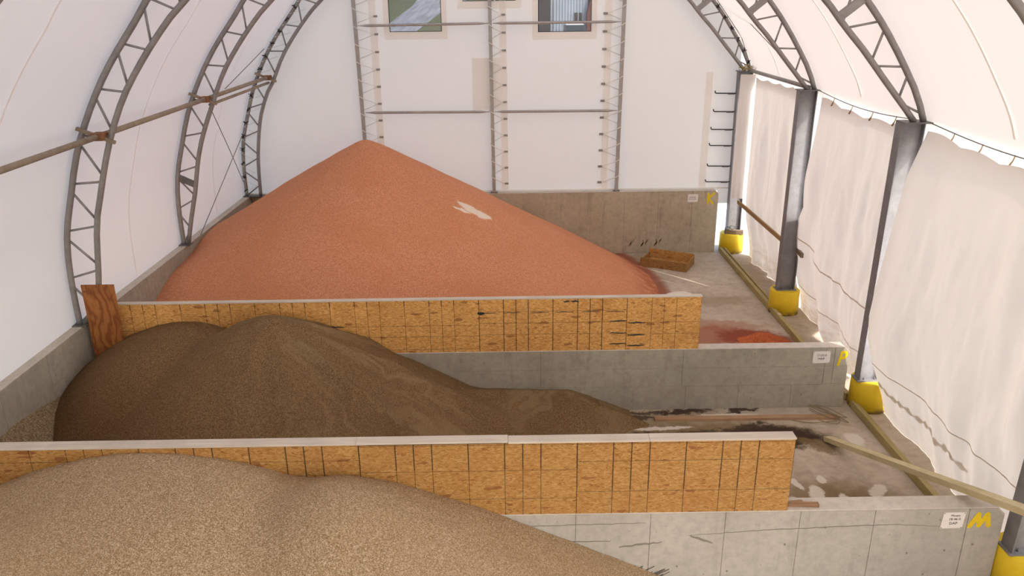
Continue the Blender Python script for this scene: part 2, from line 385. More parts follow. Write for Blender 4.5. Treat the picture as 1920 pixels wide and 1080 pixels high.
for e in ((4.35, 9.55, .11, .20, -.2), (3.95, 9.35, .16, .10, .4), (4.95, 8.95, .10, .24, -.15), (4.72, 9.35, .07, .2, 0.1), (5.35, 8.6, .25, .16, .5), (4.0, 10.15, .10, .22, .4), (5.5, 11.0, .14, .2, 0), (5.2, 8.35, .3, .12, .2), (4.1, 9.0, .08, .08, 0), (4.55, 9.9, .06, .1, 0), (4.55, 8.5, .16, .12, .3), (5.0, 8.25, .2, .1, .1), (4.3, 8.7, .1, .07, .5), (4.15, 9.8, .05, .16, .3), (5.25, 9.6, .2, .1, .8), (3.9, 9.75, .04, .05, 0), (3.55, 18.6, .3, .16, .2), (3.7, 11.83, .5, .05, 0), (2.5, 11.42, .5, .05, .05)):
    c = t.mix(t.ell(wob2, *e, soft=.35, amt=.85), c, PL)
rr = t.n('VectorMath', {'operation': 'DISTANCE'}, i0=t.mapping(wob2, sc=(1, 1, 0)), i1=(-3.22, 18, 0)).outputs['Value']
yy = t.n('SeparateXYZ', None, Vector=p).outputs[1]
c = t.mix(t.math('MULTIPLY', t.maprange(rr, 7.22, 6.98, 0, .9), t.math('GREATER_THAN', yy, 12.2)), c, (.27, .075, .035))
M['floor'] = t.done(c, .8, t.bump(t.noise(p, 12, 6, .7), .2, .01))

struct(MB().box(-7.3, 6.95, -16, 21.6, -.25, 0).obj('floor', M['floor']))
t = NT('pale gravel ground'); p = t.pos()
c = t.ramp(t.noise(p, 6, 8, .7), [(.3, (.40, .37, .32)), (.7, (.58, .55, .49))])
M['gravel'] = t.done(c, .95)
t = NT('mown grass'); p = t.pos()
c = t.ramp(t.noise(p, 1.2, 8, .75), [(.3, (.045, .05, .014)), (.7, (.105, .105, .035))])
M['grass'] = t.done(c, .95)
t = NT('worn gravel lane'); p = t.pos()
q = t.noise(t.mapping(p, rot=(0, 0, .06), sc=(1.6, .07, .1)), 1.3, 5, .6)
c = t.ramp(q, [(.3, (.13, .13, .135)), (.52, (.21, .21, .215)), (.7, (.29, .285, .28))])
M['lane'] = t.done(c, .95)

def terr(x, y): return -.27 + max(0, .06*(y-25.5))
g = MB()
g.grid(40, 60, lambda u, v: V((-120+240*u, -80+330*v, terr(0, -80+330*v))))
ground = struct(g.obj('ground', M['gravel']))
g = MB(); g.quadstrip([((-90, y, terr(0, y)+.02), (3, y, terr(0, y)+.02)) for y in (40, 60, 80, 100, 130, 170, 220)])
struct(g.obj('ground_lawn', M['grass']))
Lr = [(-16.0, -10.0, 60), (-12.9, -8.1, 86.6), (-13.4, -9.2, 97), (-13.6, -8.9, 112), (-13.9, -9.6, 126), (-14.8, -8.2, 140), (-17, -5, 165)]
Lr = [(-16.5, -9.0, 60), (-13.2, -9.4, 86.6), (-13.5, -9.1, 97), (-13.7, -8.6, 112), (-13.8, -7.6, 126), (-14.5, -6.0, 140), (-17, 0, 165)]
g = MB(); g.quadstrip([((a, y, terr(0, y)+.05), (b, y, terr(0, y)+.05)) for a, b, y in Lr])
struct(g.obj('ground_lane', M['lane']))

# ------------------------------------------------------------------ arch profile (x, z), right springing to left springing
UP_O = [(6.26, 4.87), (6.11, 5.24), (5.87, 5.64), (5.54, 6.13), (5.16, 6.60), (4.45, 7.35), (3.5, 8.13), (2.4, 8.83), (1.2, 9.33), (0, 9.55)]
LO_O = [(-1.2, 9.33), (-2.4, 8.83), (-3.5, 8.13), (-4.45, 7.38), (-5.07, 6.71), (-5.28, 6.43), (-5.76, 5.83), (-6.15, 5.22), (-6.48, 4.55), (-6.71, 3.87), (-6.86, 3.39), (-6.94, 2.94), (-6.975, 2.4), (-6.98, 1.80)]
OUTER = UP_O + LO_O
UP_I = [(6.12, 4.87), (5.95, 5.07), (5.58, 5.49), (5.19, 5.94), (4.89, 6.25), (4.56, 6.62), (3.9, 7.22), (3.0, 7.86), (2.0, 8.38), (1.0, 8.73), (0, 8.86), (-1.0, 8.73), (-2.0, 8.38), (-3.0, 7.88), (-3.9, 7.25), (-4.52, 6.71), (-4.77, 6.48), (-5.21, 5.97), (-5.63, 5.38), (-5.95, 4.74)]
INNER = {1: UP_I + [(-6.15, 4.20), (-6.25, 3.90), (-6.35, 3.6), (-6.42, 3.29), (-6.49, 2.83), (-6.55, 2.45), (-6.68, 2.1), (-6.90, 1.80)],
         2: UP_I + [(-6.24, 4.1), (-6.41, 3.6), (-6.57, 2.93), (-6.67, 2.59), (-6.77, 2.24), (-6.88, 1.80)],
         3: UP_I + [(-6.06, 4.6), (-6.34, 3.95), (-6.5, 3.22), (-6.58, 2.56), (-6.61, 1.80)]}
def resample(pts, step):
    P = [np.array(q, float) for q in pts]
    # Catmull-Rom
    out = []
    for i in range(len(P)-1):
        p0 = P[max(i-1, 0)]; p1 = P[i]; p2 = P[i+1]; p3 = P[min(i+2, len(P)-1)]
        n = max(1, int(np.linalg.norm(p2-p1)/step))
        for k in range(n):
            s = k/n
            out.append(.5*((2*p1)+(-p0+p2)*s+(2*p0-5*p1+4*p2-p3)*s*s+(-p0+3*p1-3*p2+p3)*s**3))
    out.append(P[-1]); return out
def arclen(pts):
    s = [0.0]
    for a, b in zip(pts, pts[1:]): s.append(s[-1]+float(np.linalg.norm(b-a)))
    return s
def at_s(pts, S, s):
    s = min(max(s, 0), S[-1])
    for i in range(len(S)-1):
        if S[i+1] >= s:
            f = (s-S[i])/max(1e-9, S[i+1]-S[i]); return pts[i]*(1-f)+pts[i+1]*f
    return pts[-1]
RO = resample(OUTER, .12); SO = arclen(RO)
TY = {0: 7.5, 1: 11.95, 2: 16.4, 3: 20.85}

# ------------------------------------------------------------------ roof membrane
def offset_profile(d):
    out = []
    n = len(RO)
    for i, q in enumerate(RO):
        tg = RO[min(i+1, n-1)]-RO[max(i-1, 0)]; tg = tg/np.linalg.norm(tg)
        nn = np.array([tg[1], -tg[0]])
        if nn @ (q-np.array([0, 4.5])) < 0: nn = -nn
        out.append(q+nn*d)
    return out
FAB = offset_profile(.075)
FABF = [np.array([6.46, 4.66]), np.array([6.42, 4.77])] + FAB + [np.array([-7.075, 1.72])]
ys = list(np.linspace(-16, 7.5, 16)) + list(np.linspace(7.5, 20.85, 37))[1:] + [21.12]
g = MB()
def bay_sag(y):
    ph = ((y-7.5) % 4.45)/4.45
    return -.035*math.sin(math.pi*ph)
rows = []
for y in ys:
    row = []
    for i, q in enumerate(FABF):
        d = q-np.array([0, 4.0]); d = d/np.linalg.norm(d); wgt = min(1, min(i, len(FABF)-1-i)/8)
        qq = q + d*bay_sag(y)*wgt
        row.append(g.b.verts.new((qq[0], y, qq[1])))
    rows.append(row)
for a, b in zip(rows, rows[1:]):
    for k in range(len(a)-1):
        f = g.b.faces.new((a[k], a[k+1], b[k+1], b[k])); f.smooth = True
ceiling = struct(g.obj('ceiling', M['roof']))
FI = offset_profile(.03)
for y in (9.72, 14.18, 18.62):
    g = MB(); L = []
    for q in FI[1:-1]:
        d = q-np.array([0, 4.0]); d = d/np.linalg.norm(d); qq = q+d*(bay_sag(y)+.035)
        L.append(((qq[0], y-.022, qq[1]), (qq[0], y+.022, qq[1])))
    g.quadstrip(L).obj('fabric_seam', M['gable2'], ceiling)

# ------------------------------------------------------------------ arch trusses
def make_truss(k, label):
    y = TY[k]; root = thing('arch_truss', label, 'arch truss', (-6.98, y, 1.80), 'steel arch trusses of the hoop building')
    RI = resample(INNER[k if k in INNER else 1], .12); SI = arclen(RI)
    MB().tube([(q[0], y, q[1]) for q in RO[::2]+[RO[-1]]], .047, 10).obj('outer_chord', M['galv'], root)
    MB().tube([(q[0], y, q[1]) for q in RI[::2]+[RI[-1]]], .045, 10).obj('inner_chord', M['galv'], root)
    n = 25; gap = .045
    for i in range(n):
        fo0, fi, fo1 = (i+.10)/n, (i+.55)/n, (i+1.0)/n
        a = at_s(RO, SO, SO[-1]*fo0+gap); b = at_s(RI, SI, SI[-1]*fi-gap)
        c2 = at_s(RI, SI, SI[-1]*fi+gap); d = at_s(RO, SO, SO[-1]*fo1)
        for p0, p1 in ((a, b), (c2, d)):
            MB().tube([(p0[0], y, p0[1]), (p1[0], y, p1[1])], .0185, 6).obj('web_brace', M['galv'], root)
    for f in ((.108,) if k != 2 else (.108, .925)):
        a = at_s(RO, SO, SO[-1]*f); b = at_s(RI, SI, SI[-1]*(f+.002))
        MB().beam((a[0], y, a[1]), (b[0], y, b[1]), .06, .13, .008).obj('splice_plate', M['galv_dark'] if f > .5 else M['galv'], root)
    MB().box(-7.08, -6.82 if k != 3 else -6.5, y-.11, y+.11, 1.78, 1.80).obj('base_plate', M['galv_dark'], root)
    MB().box(5.94, 6.38, y-.12, y+.2, 4.855, 4.875).obj('cap_plate', M['galv_dark'], root)
    if k == 3:
        for i in range(26):      # black rubber ties and white lacing that hold the end wall to this arch
            for side in (0, 1):
                s = SO[-1]*(.012+i*.0165) if side == 0 else SO[-1]*(.992-i*.0185)
                if side == 0 and i > 9: continue
                q = at_s(RO, SO, s)
                if q[1] > 7.3: continue
                g = MB()
                for j in range(3):
                    a = random.uniform(0, 6.28); r_ = random.uniform(.05, .09)
                    g.tube([(q[0]+.055*math.cos(a), y-.05, q[1]+.055*math.sin(a)), (q[0]-.02*math.cos(a), y-.065, q[1]-.02*math.sin(a)), (q[0]-r_*math.cos(a+.6), y-.03, q[1]-r_*math.sin(a+.6))], .010, 5)
                g.obj('rubber_tie', M['black'], root)
        g = MB(); pts = []
        for i in range(44):
            q = at_s(RO, SO, SO[-1]*(.995-i*.009)); dx = .28 if i % 2 else -.02
            pts.append((q[0]+dx*.9, y+(.12 if i % 2 else -.055), q[1]-(.05 if i % 2 else 0)))
        g.tube(pts, .010, 5).obj('lacing', M['rope'], root)
    return root
make_truss(0, 'grey steel arch truss nearest the viewer, cut off by both upper corners of the picture')
make_truss(1, 'grey steel arch truss whose left foot stands behind the upright plywood board')
make_truss(2, 'grey steel arch truss with a dark splice plate, its left foot narrowing to a point')
make_truss(3, 'grey steel arch truss laced with dark ties against the white end wall')

# purlins along the left slope
def purlin(y0, y1, label, dbl=False):
    ry = lambda y: V((-6.06, y, 4.83+.004*(y-12)))
    root = thing('purlin', label, 'purlin', ry(y0), 'purlin pipes along the left slope')
    MB().tube([ry(y0), ry((y0+y1)/2), ry(y1)], .045, 10).obj('pipe', M['purlin'], root)
    if dbl:
        MB().tube([ry(y0)+V((.02, .1, -.13)), ry(y1)+V((.02, -.05, -.13))], .032, 8).obj('pipe', M['purlin'], root)
    MB().beam(ry(y1)+V((-.33, -.06, .12)), ry(y1)+V((.22, -.06, -.10)), .05, .05).obj('bracket', M['purlin'], root)
    MB().box(ry(y1).x-.09, ry(y1).x+.09, y1-.16, y1+.05, ry(y1).z-.06, ry(y1).z+.05, .01).obj('clamp', M['rust'], root)
purlin(4.0, TY[1], 'yellowed purlin pipe running out of the left edge of the picture')
purlin(TY[1], TY[2], 'brown weathered purlin pipe between the two left arches')
purlin(TY[2], TY[3], 'doubled grey purlin pipe reaching the end wall arch', True)

# cable braces
def cable(name, pts, label, r=.009):
    g = MB().tube(pts, r, 5).obj(name, M['galv_dark']); return tag(g, label, 'cable', 'bracing cables')
cable('brace_cable', [(-6.03, 20.75, 5.58), (-5.69, 16.5, 5.03)], 'thin cable slanting down from the left end wall arch to the purlin')
cable('brace_cable', [(-6.01, 16.45, 4.62), (-6.45, 18.5, 3.4), (-6.98, 20.7, 2.2)], 'thin cable slanting from the purlin down to the far left corner')
cable('brace_cable', [(-6.88, 20.75, 3.40), (-6.87, 17.1, 1.80)], 'thin cable slanting down to the top of the left concrete wall')
cable('brace_cable', [(5.5, 20.75, 6.6), (5.85, 16.5, 5.25)], 'long thin cable under the right roof slope, ending at the arch above the second column')
cable('brace_cable', [(5.24, 20.75, 6.6), (5.91, 20.7, 5.72), (6.1, 20.6, 5.2)], 'short thin cable beside the right end wall arch')

# ------------------------------------------------------------------ concrete walls
def panels(parent, mat, axis, face, lo, hi, joints, rows, th=.02, gap=.008, sgn=-1):
    """separately formed concrete panels on the face of a wall; joints are the recessed gaps"""
    for (z0, z1, js) in rows:
        e = [lo]+[j for j in js if lo < j < hi]+[hi]
        for a, b in zip(e, e[1:]):
            d = random.uniform(-.002, .002)
            g = MB()
            f0, f1 = sorted((face, face-sgn*th)); 
            if sgn < 0: f0 += d
            else: f1 += d
            if axis == 'x': g.box(a+gap/2, b-gap/2, f0, f1, z0+.004, z1-.004, .004)
            else: g.box(f0, f1, a+gap/2, b-gap/2, z0+.004, z1-.004, .004)
            g.obj('concrete_panel', mat, parent)
XL, XE = -6.90, 5.70
# left wall (setting)
wl = sroot('wall_left', (XL, 8, 0))
MB().box(-7.22, XL-.008, -16, 21.2, 0, 1.765).obj('concrete_core', M['conc_core'], wl)
MB().box(-7.22, XL+.004, -16, 21.2, 1.765, 1.78, .004).obj('wall_top', M['conc_top'], wl)
panels(wl, M['conc_mid'], 'y', XL, -4, 20.93, [6.1+1.17*i for i in range(-8, 14)], [(0, 1.765, [6.1+1.17*i for i in range(-8, 14)])], sgn=1)

def bin_wall(Y, thick, H, label, joints_rows, mat, chamfer=.10):
    root = thing('bin_wall', label, 'concrete wall', (XE-6, Y+thick/2, 0), 'concrete bin walls')
    poly = [(XL, 0), (XE+.01, 0), (XE+.01, H-chamfer), (XE+.01-chamfer*.9, H-.018), (XL, H-.018)]
    MB().prism(poly, Y+.008, Y+thick).obj('concrete_core', M['conc_core'], root)
    MB().box(XL, XE-.075, Y-.002, Y+thick+.004, H-.018, H, .004).obj('wall_top', M['conc_top'], root)
    MB().prism([(XE-.075, H-.018), (XE-.075, H), (XE+.016, H-chamfer+.01), (XE+.016, H-chamfer-.02)], Y-.002, Y+thick+.004).obj('chamfered_corner', M['conc_top'], root)
    MB().prism([(XE+.008, 0), (XE+.02, 0), (XE+.02, H-chamfer-.01), (XE+.008, H-chamfer-.01)], Y+.008, Y+thick).obj('wall_end', mat, root)
    for z0, z1, js in joints_rows:
        e = [XL]+[j for j in js if XL < j < XE]+[XE+.018]
        for a, b in zip(e, e[1:]):
            d = random.uniform(0, .002)
            if b > XE and z1 > H-.05:
                MB().prism([(a+.006, z0+.004), (b, z0+.004), (b, H-chamfer), (b-chamfer*.9, z1-.003), (a+.006, z1-.003)], Y+d, Y+.022).obj('concrete_panel', mat, root)
            else:
                MB().box(a+.003, b-(.003 if b < XE else 0), Y+d, Y+.022, z0+.002, z1-.002, .003).obj('concrete_panel', mat, root)
    return root
HK, HP, HM = 1.75, 1.137, 1.0955
YK, YP, YM = 20.93, 12.06, 7.665
wk = bin_wall(YK, .22, HK, 'tall grey concrete wall under the white end wall, marked with a yellow K', [(0, HK-.018, [.42+.92*i for i in range(-8, 6)])], M['conc_back'])
wp_ = bin_wall(YP, .2, HP, 'grey concrete wall in the middle with board marks, marked with a yellow P',
               [(0, .44, [.30+.90*i for i in range(-8, 7)]), (.44, .78, [.52+2.4*i for i in range(-3, 3)]+[5.47]), (.78, HP-.018, [.52+2.4*i for i in range(-3, 3)]+[5.47])], M['conc_mid'])
wm = bin_wall(YM, .24, HM, 'pale grey concrete wall in front with a long crack, marked with a yellow M', [(0, HM-.018, [-.13+.868*i for i in range(-8, 6)]+[5.30])], M['conc_near'])

# cracks, scuffs and tie holes of the front wall (wear with its own shape, flat on the face)
def ribbon(pts, wd, Y, name, mat, parent, th=.003):
    g = MB(); n = len(pts)
    ws = wd if isinstance(wd, list) else [wd*(.35+.65*math.sin(math.pi*min(1, (i+.6)/n))) for i in range(n)]
    top = [(x, z+w_/2) for (x, z), w_ in zip(pts, ws)]; bot = [(x, z-w_/2) for (x, z), w_ in zip(pts, ws)]
    for i in range(n-1):
        g.prism([bot[i], bot[i+1], top[i+1], top[i]], Y-th, Y+.001)
    return g.obj(name, mat, parent)
def wig(x0, x1, zf, n, amp):
    return [(x0+(x1-x0)*i/n, zf(i/n)+random.uniform(-amp, amp)) for i in range(n+1)]
ribbon(wig(2.06, 5.0, lambda s: .80+.10*s-(.03 if s < .35 else 0)*(1-s/.35)-.06*max(0, s-.8)*5, 40, .006), .008, YM, 'crack', M['crackm'], wm)
ribbon(wig(-.9, 1.55, lambda s: .92+.03*s, 30, .005), .008, YM, 'crack', M['crackm'], wm)
ribbon(wig(-.42, .3, lambda s: .67-.03*math.sin(9*s), 20, .012), .018, YM, 'crack', M['crackm'], wm)
ribbon(wig(.3, 1.15, lambda s: .705-.0*s, 14, .003), .012, YM, 'crack', M['crackm'], wm)
ribbon(wig(1.25, 1.75, lambda s: .62+.06*s, 10, .008), .022, YM, 'crack', M['crackm'], wm)
ribbon(wig(2.08, 2.35, lambda s: .76-.10*s, 8, .006), .03, YM, 'crack', M['crackm'], wm)
for i in range(16):
    x = .98+.045*i+random.uniform(-.02, .02); z = .18+random.uniform(-.06, .05); L_ = random.uniform(.12, .3)
    ribbon([(x, z), (x+L_*.5, z+L_*.22), (x+L_, z+L_*.42+.02)], random.uniform(.012, .035), YM, 'scuff_mark', M['scuffm'], wm, .0025)
for x, z in ((4.66, .47), (5.1, .5), (2.55, .25), (3.2, .62), (3.65, .85), (2.4, .12), (4.9, .16), (1.95, .33), (5.42, .58)):
    MB().cyl(0, 0, 0, .004, .013, 10).obj('tie_hole', M['crackm'], wm, origin=(0, 0, 0)).matrix_local = Matrix.Translation(V((x, YM+.001, z))-V(wm.location)) @ Matrix.Rotation(math.pi/2, 4, 'X')

# hand painted letters
def letter(strokes, Y, wd, parent):
    g = MB()
    for pts in strokes:
        for (a, b) in zip(pts, pts[1:]):
            a_, b_ = V((a[0], a[1])), V((b[0], b[1])); d = (b_-a_).normalized(); nn = V((-d.y, d.x))
            poly = []
            for k in range(7): 
                an = math.pi*k/6; q = b_+(d*math.sin(an)-nn*math.cos(an))*wd/2*random.uniform(.88, 1.08); poly.append((q.x, q.y))
            for k in range(7):
                an = math.pi*k/6; q = a_+(-d*math.sin(an)+nn*math.cos(an))*wd/2*random.uniform(.88, 1.08); poly.append((q.x, q.y))
            g.prism(poly, Y-.003+random.uniform(-.0006, .0006), Y+.001)
    return g.obj('painted_letter', M['paint_yellow'], parent)
letter([[(5.44, 1.39), (5.445, 1.66)], [(5.60, 1.67), (5.455, 1.53), (5.58, 1.39)]], YK, .055, wk)
letter([[(5.548, .80), (5.59, 1.035), (5.655, 1.035), (5.672, .985), (5.645, .93), (5.57, .925)]], YP, .045, wp_)
letter([[(5.335, .84), (5.415, 1.0), (5.44, .845), (5.52, 1.0), (5.555, .845)]], YM, .058, wm)
# dark smudged marks low on the far wall
for x, z in ((3.40, .30), (3.74, .28), (4.12, .30)):
    for k in range(5):
        a = random.uniform(-.09, .09)
        ribbon([(x+a, z-.10+random.uniform(0, .06)), (x+a*.4+.03, z+.02), (x+a+.05, z+.10)], random.uniform(.03, .055), YK, 'smudge', plain('olive smudge', (.24, .195, .11), .9) if 'smudge' not in M and not M.update(smudge=plain('olive smudge', (.24, .195, .11), .9)) else M['smudge'], wk, .0024)

# sign plates
def text_bm(body, size, x, Y, z):
    cu = bpy.data.curves.new('txt', 'FONT'); cu.body = body; cu.size = size; cu.align_x = 'CENTER'; cu.align_y = 'CENTER'; cu.extrude = .0008; cu.resolution_u = 2
    o = bpy.data.objects.new('txt', cu); COL.objects.link(o)
    dg = bpy.context.evaluated_depsgraph_get(); me = bpy.data.meshes.new_from_object(o.evaluated_get(dg))
    g = MB(); g.b.from_mesh(me)
    for v in g.b.verts: v.co = V((x+v.co.x, Y-v.co.z, z+v.co.y))
    bpy.data.objects.remove(o); bpy.data.curves.remove(cu); bpy.data.meshes.remove(me)
    return g
def sign(x0, x1, z0, z1, Y, lines, label, skew=0.0):
    root = thing('sign', label, 'sign', ((x0+x1)/2, Y, z0), 'white product signs on the bin walls')
    MB().prism([(x0-skew, z0), (x1-skew, z0+.004), (x1, z1), (x0, z1-.002)], Y-.006, Y-.0005).obj('plate', M['white_sign'], root)
    xm = (x0+x1)/2
    for body, sz, z, dx in lines:
        text_bm(body, sz, xm+dx, Y-.0075, z).obj('lettering', M['ink'], root)
    for x in (x0+.012, x1-.012):
        for z in (z0+.012, z1-.012):
            o = MB().cyl(0, 0, 0, .004, .006, 8).obj('screw', M['galv_dark'], root, origin=(0, 0, 0))
            o.matrix_local = Matrix.Translation(V((x-skew*(z1-z)/(z1-z0), Y-.005, z))-V(root.location)) @ Matrix.Rotation(math.pi/2, 4, 'X')
sign(4.89, 5.165, 1.43, 1.65, YK, [('0-0-60', .062, 1.565, -.005), ('Red Potash', .046, 1.515, -.005)], 'white sign reading 0-0-60 on the far wall beside the yellow K')
sign(5.105, 5.395, .84, 1.06, YP, [('11-52-0', .052, .985, 0), ('MAP', .058, .92, -.005)], 'white sign reading 11-52-0 MAP on the middle wall beside the yellow P')
sign(5.005, 5.262, .815, 1.035, YM, [('Mosaic', .040, .992, .012), ('18-46-0', .044, .942, .008), ('DAP', .050, .885, 0)], 'white sign reading 18-46-0 DAP on the front wall beside the yellow M', .015)

# ------------------------------------------------------------------ strand board extensions above the bin walls
S8 = 2.4384
def osb_wall(Y, xr, z0, z1, segs, capw, label, lines, caps, light_tone=1.0):
    root = thing('board_barrier', label, 'board wall', ((xr+XL)/2, Y+.07, z0), 'strand board barriers on top of the bin walls')
    x = xr
    for i, L in enumerate(segs):
        x0 = max(x-L, XL+.02)
        o = MB().box(x0+.0015, x-.0015, Y, Y+.012, z0, z1).obj('strand_board', M['osb'], root, origin=(x-L, Y, z0))
        la = lines[i % len(lines)]
        for nm, f in zip(('line_a', 'line_b', 'line_c', 'bold_from'), la): o[nm] = float(f*(z1-z0))
        o['board_tone'] = light_tone*random.uniform(.95, 1.05)  # barrier tone puts front-to-back light level into colour; random part is board variation
        x -= L
        if x <= XL: break
    MB().box(XL+.02, xr, Y+.125, Y+.137, z0, z1).obj('back_sheathing', M['osb'], root)['board_tone'] = light_tone
    MB().box(XL+.02, xr-.002, Y+.012, Y+.125, z1-.05, z1-.001).obj('top_plate', M['cap'], root)
    MB().box(xr-.04, xr, Y+.012, Y+.125, z0, z1-.05).obj('end_stud', M['osb_tray'], root)['board_tone'] = 1.5*light_tone
    for (a, b, dy, dz) in caps:
        MB().box(a, b, Y-.005+dy, Y+capw+dy*1.5, z1+dz, z1+.022+dz, .003).obj('cap_board', M['cap'], root)
    return root
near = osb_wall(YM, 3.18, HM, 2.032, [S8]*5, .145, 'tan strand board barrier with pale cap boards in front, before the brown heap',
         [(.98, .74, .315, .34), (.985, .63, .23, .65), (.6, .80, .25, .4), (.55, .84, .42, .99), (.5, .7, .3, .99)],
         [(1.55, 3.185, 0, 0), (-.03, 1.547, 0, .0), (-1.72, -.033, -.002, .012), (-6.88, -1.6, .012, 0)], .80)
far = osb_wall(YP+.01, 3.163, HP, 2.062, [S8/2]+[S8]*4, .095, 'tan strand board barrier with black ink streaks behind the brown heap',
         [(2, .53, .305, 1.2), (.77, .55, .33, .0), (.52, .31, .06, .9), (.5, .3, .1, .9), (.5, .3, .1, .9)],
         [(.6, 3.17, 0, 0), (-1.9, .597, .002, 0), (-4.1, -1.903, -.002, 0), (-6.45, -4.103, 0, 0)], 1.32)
# chunk of caked dust lying on the far cap
g = MB(); g.grid(24, 8, lambda u, v: V((2.6+.42*u, YP+.03+.11*v, 2.083+max(0, .055*math.sin(math.pi*u)**.6*math.sin(math.pi*v)+.012*fbm(u*7, v*5)*math.sin(math.pi*u)*math.sin(math.pi*v)))))
tag(g.obj('dust_clump', M['cap']), 'pale clump of caked dust on the right end of the far barrier cap', 'clump')
# black ink streaks sprayed on the far boards near the sheet joint
def streak(x0, x1, z, w_, par=far):
    ribbon([(x0+(x1-x0)*i/6, z+random.uniform(-.006, .006)) for i in range(7)], w_, YP+.01, 'ink_streak', M['ink'], par, .002)
zj = HP; hh = .925
for fz in (.31, .545, .10):
    streak(1.67, 1.95, zj+hh*(fz+.02), .022); streak(1.965, 2.25, zj+hh*(fz-.02), .026)
streak(-3.0, -2.72, zj+.52*hh, .024); streak(-3.0, -2.75, zj+.33*hh, .02); streak(-.52, -.40, zj+hh*.74, .05); streak(.9, 1.0, zj+hh*.95, .03); streak(1.02, 1.15, zj+hh*.95, .03)
for a in (-.5, -.1, .35, .75, 1.2, 1.6): streak(a, a+.3, zj+hh*.75, .012)

# upright plywood board at the left end
ply = MB().box(-6.79, -6.27, 11.86, 11.885, 1.02, 2.49, .002).obj('plywood_board', M['plywood'])
tag(ply, 'upright reddish plywood board closing the gap at the left concrete wall', 'board')

# ------------------------------------------------------------------ heaps
def heap(name, x0, x1, y0, y1, fn, mat, label, step=.055, cat='heap'):
    nu, nv = int((x1-x0)/step), int((y1-y0)/step)
    g = MB()
    def f(u, v):
        x, y = x0+(x1-x0)*u, y0+(y1-y0)*v
        return V((x, y, max(-.03, fn(x, y))))
    g.grid(nu, nv, f, keep=lambda q: max(v.co.z for v in q) > -.029)
    return tag(g.obj(name, mat), label, cat)
def cone(x, y, a, s, r=.1):
    d = math.hypot(x-a[0], y-a[1]); return a[2]-s*(math.sqrt(d*d+r*r)-r)
def smax(a, b, k=.06):
    h = max(k-abs(a-b), 0)/k; return max(a, b)+h*h*k*.25
def segd(x, y, a, b):
    dx, dy = b[0]-a[0], b[1]-a[1]; tt = max(0, min(1, ((x-a[0])*dx+(y-a[1])*dy)/(dx*dx+dy*dy)))
    return math.hypot(x-a[0]-tt*dx, y-a[1]-tt*dy), a[2]+(b[2]-a[2])*tt
def f_potash(x, y):
    d = math.hypot(x+3.22, y-18); th = math.atan2(y-18, x+3.22)
    z = 3.73-.560*(math.sqrt(d*d+.02)-.14)
    z += .035*math.sin(th*3+1)*min(1, d/3) + .03*fbm(x*.7, y*.7, 3)+.006*fbm(th*5, d*.6, 1)*min(1, d/2)
    z = smax(z, cone(x, y, (-6.6, 15.5, 1.42), .50, .8), .5)
    return z
heap('potash_heap', XL, 4.4, YP+.205, YK-.002, f_potash, M['potash'], 'large pointed orange red heap of potash granules against the far wall')
def f_brown(x, y):
    dx, dy = x+5.1, y-11.75
    A = 1.84-.20*dx*dx-.16*dy*dy; A = max(A, 1.95-.62*math.hypot(dx, dy)) if math.hypot(dx, dy) > 1.2 else A
    dm = math.hypot(x+3.75, y-11.2); th = math.atan2(y-11.2, x+3.75)
    Mn = 2.14-.55*(math.sqrt(dm*dm+.10)-.316)
    side = max(0, math.cos(th+.55))
    Mn += side*min(1, dm/1.2)*(-.15*abs(math.sin(th*6.0+1.4*fbm(x*.9, y*.9)))**.8+.09+.02*math.sin(th*21+1))
    q, zr = segd(x, y, (-1.3, 11.72, .64), (0.95, 11.92, .47)); S = zr-.43*q
    q2, zr2 = segd(x, y, (.95, 11.92, .47), (2.22, 11.56, .03)); S = max(S, zr2-.43*q2)
    A2 = A-.34*math.exp(-max(0, A-Mn)/.26)*max(0, min(1, (-3.4-x)/.4)); z = max(A2, Mn); z = smax(z, S, .08)
    q, zr = segd(x, y, (-6.95, 8.2, 1.35), (-6.95, 10.7, .8))
    z += .02*fbm(x*1.1, y*1.1, 7)+.006*fbm(x*6, y*6, 2)
    return z
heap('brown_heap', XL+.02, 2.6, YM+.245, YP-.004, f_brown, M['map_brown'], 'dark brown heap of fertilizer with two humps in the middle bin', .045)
def f_bank(x, y):
    return 1.20-1.15*(x-XL)-.12*abs(y-9.6)**1.5+.03*fbm(x*3, y*3)
heap('dust_bank', XL+.001, -5.3, YM+.245, 11.0, f_bank, M['dust'], 'pale bank of dusty residue along the left concrete wall beside the brown heap', .05)
def f_tan(x, y):
    dx, dy = x+4.05, y-7.1
    A = 2.02-.125*dx*dx-.11*dy*dy-(.05*dx**4*.03)
    if A < .6: A = max(A-.0, .0+A)
    B = 1.86-.50*(math.sqrt((x+1.95)**2+(y-6.9)**2+.25)-.5)
    C = 1.95-.5*(math.sqrt((x+4.9)**2+(y-6.0)**2+.3)-.55)
    z = smax(smax(A, B, .16), C, .2)
    z += .018*fbm(x*1.3, y*1.3, 5)+.008*fbm(x*5, y*5)
    return z
heap('tan_heap', XL+.02, 2.6, 2.6, YM-.004, f_tan, M['dap_tan'], 'pale tan heap of coarse fertilizer granules filling the lower left foreground', .045)
# small dark red spill in the far bin
def f_spill(x, y): return .25-.50*math.hypot((x-5.2)*.95, y-14.75)+.02*fbm(x*2, y*2)+.03*fbm(x*4, y*4)
heap('potash_spill', 3.9, 5.8, 13.2, 15.6, f_spill, M['spill'], 'small dark red spill of potash on the floor behind the middle wall', .04, 'spill')

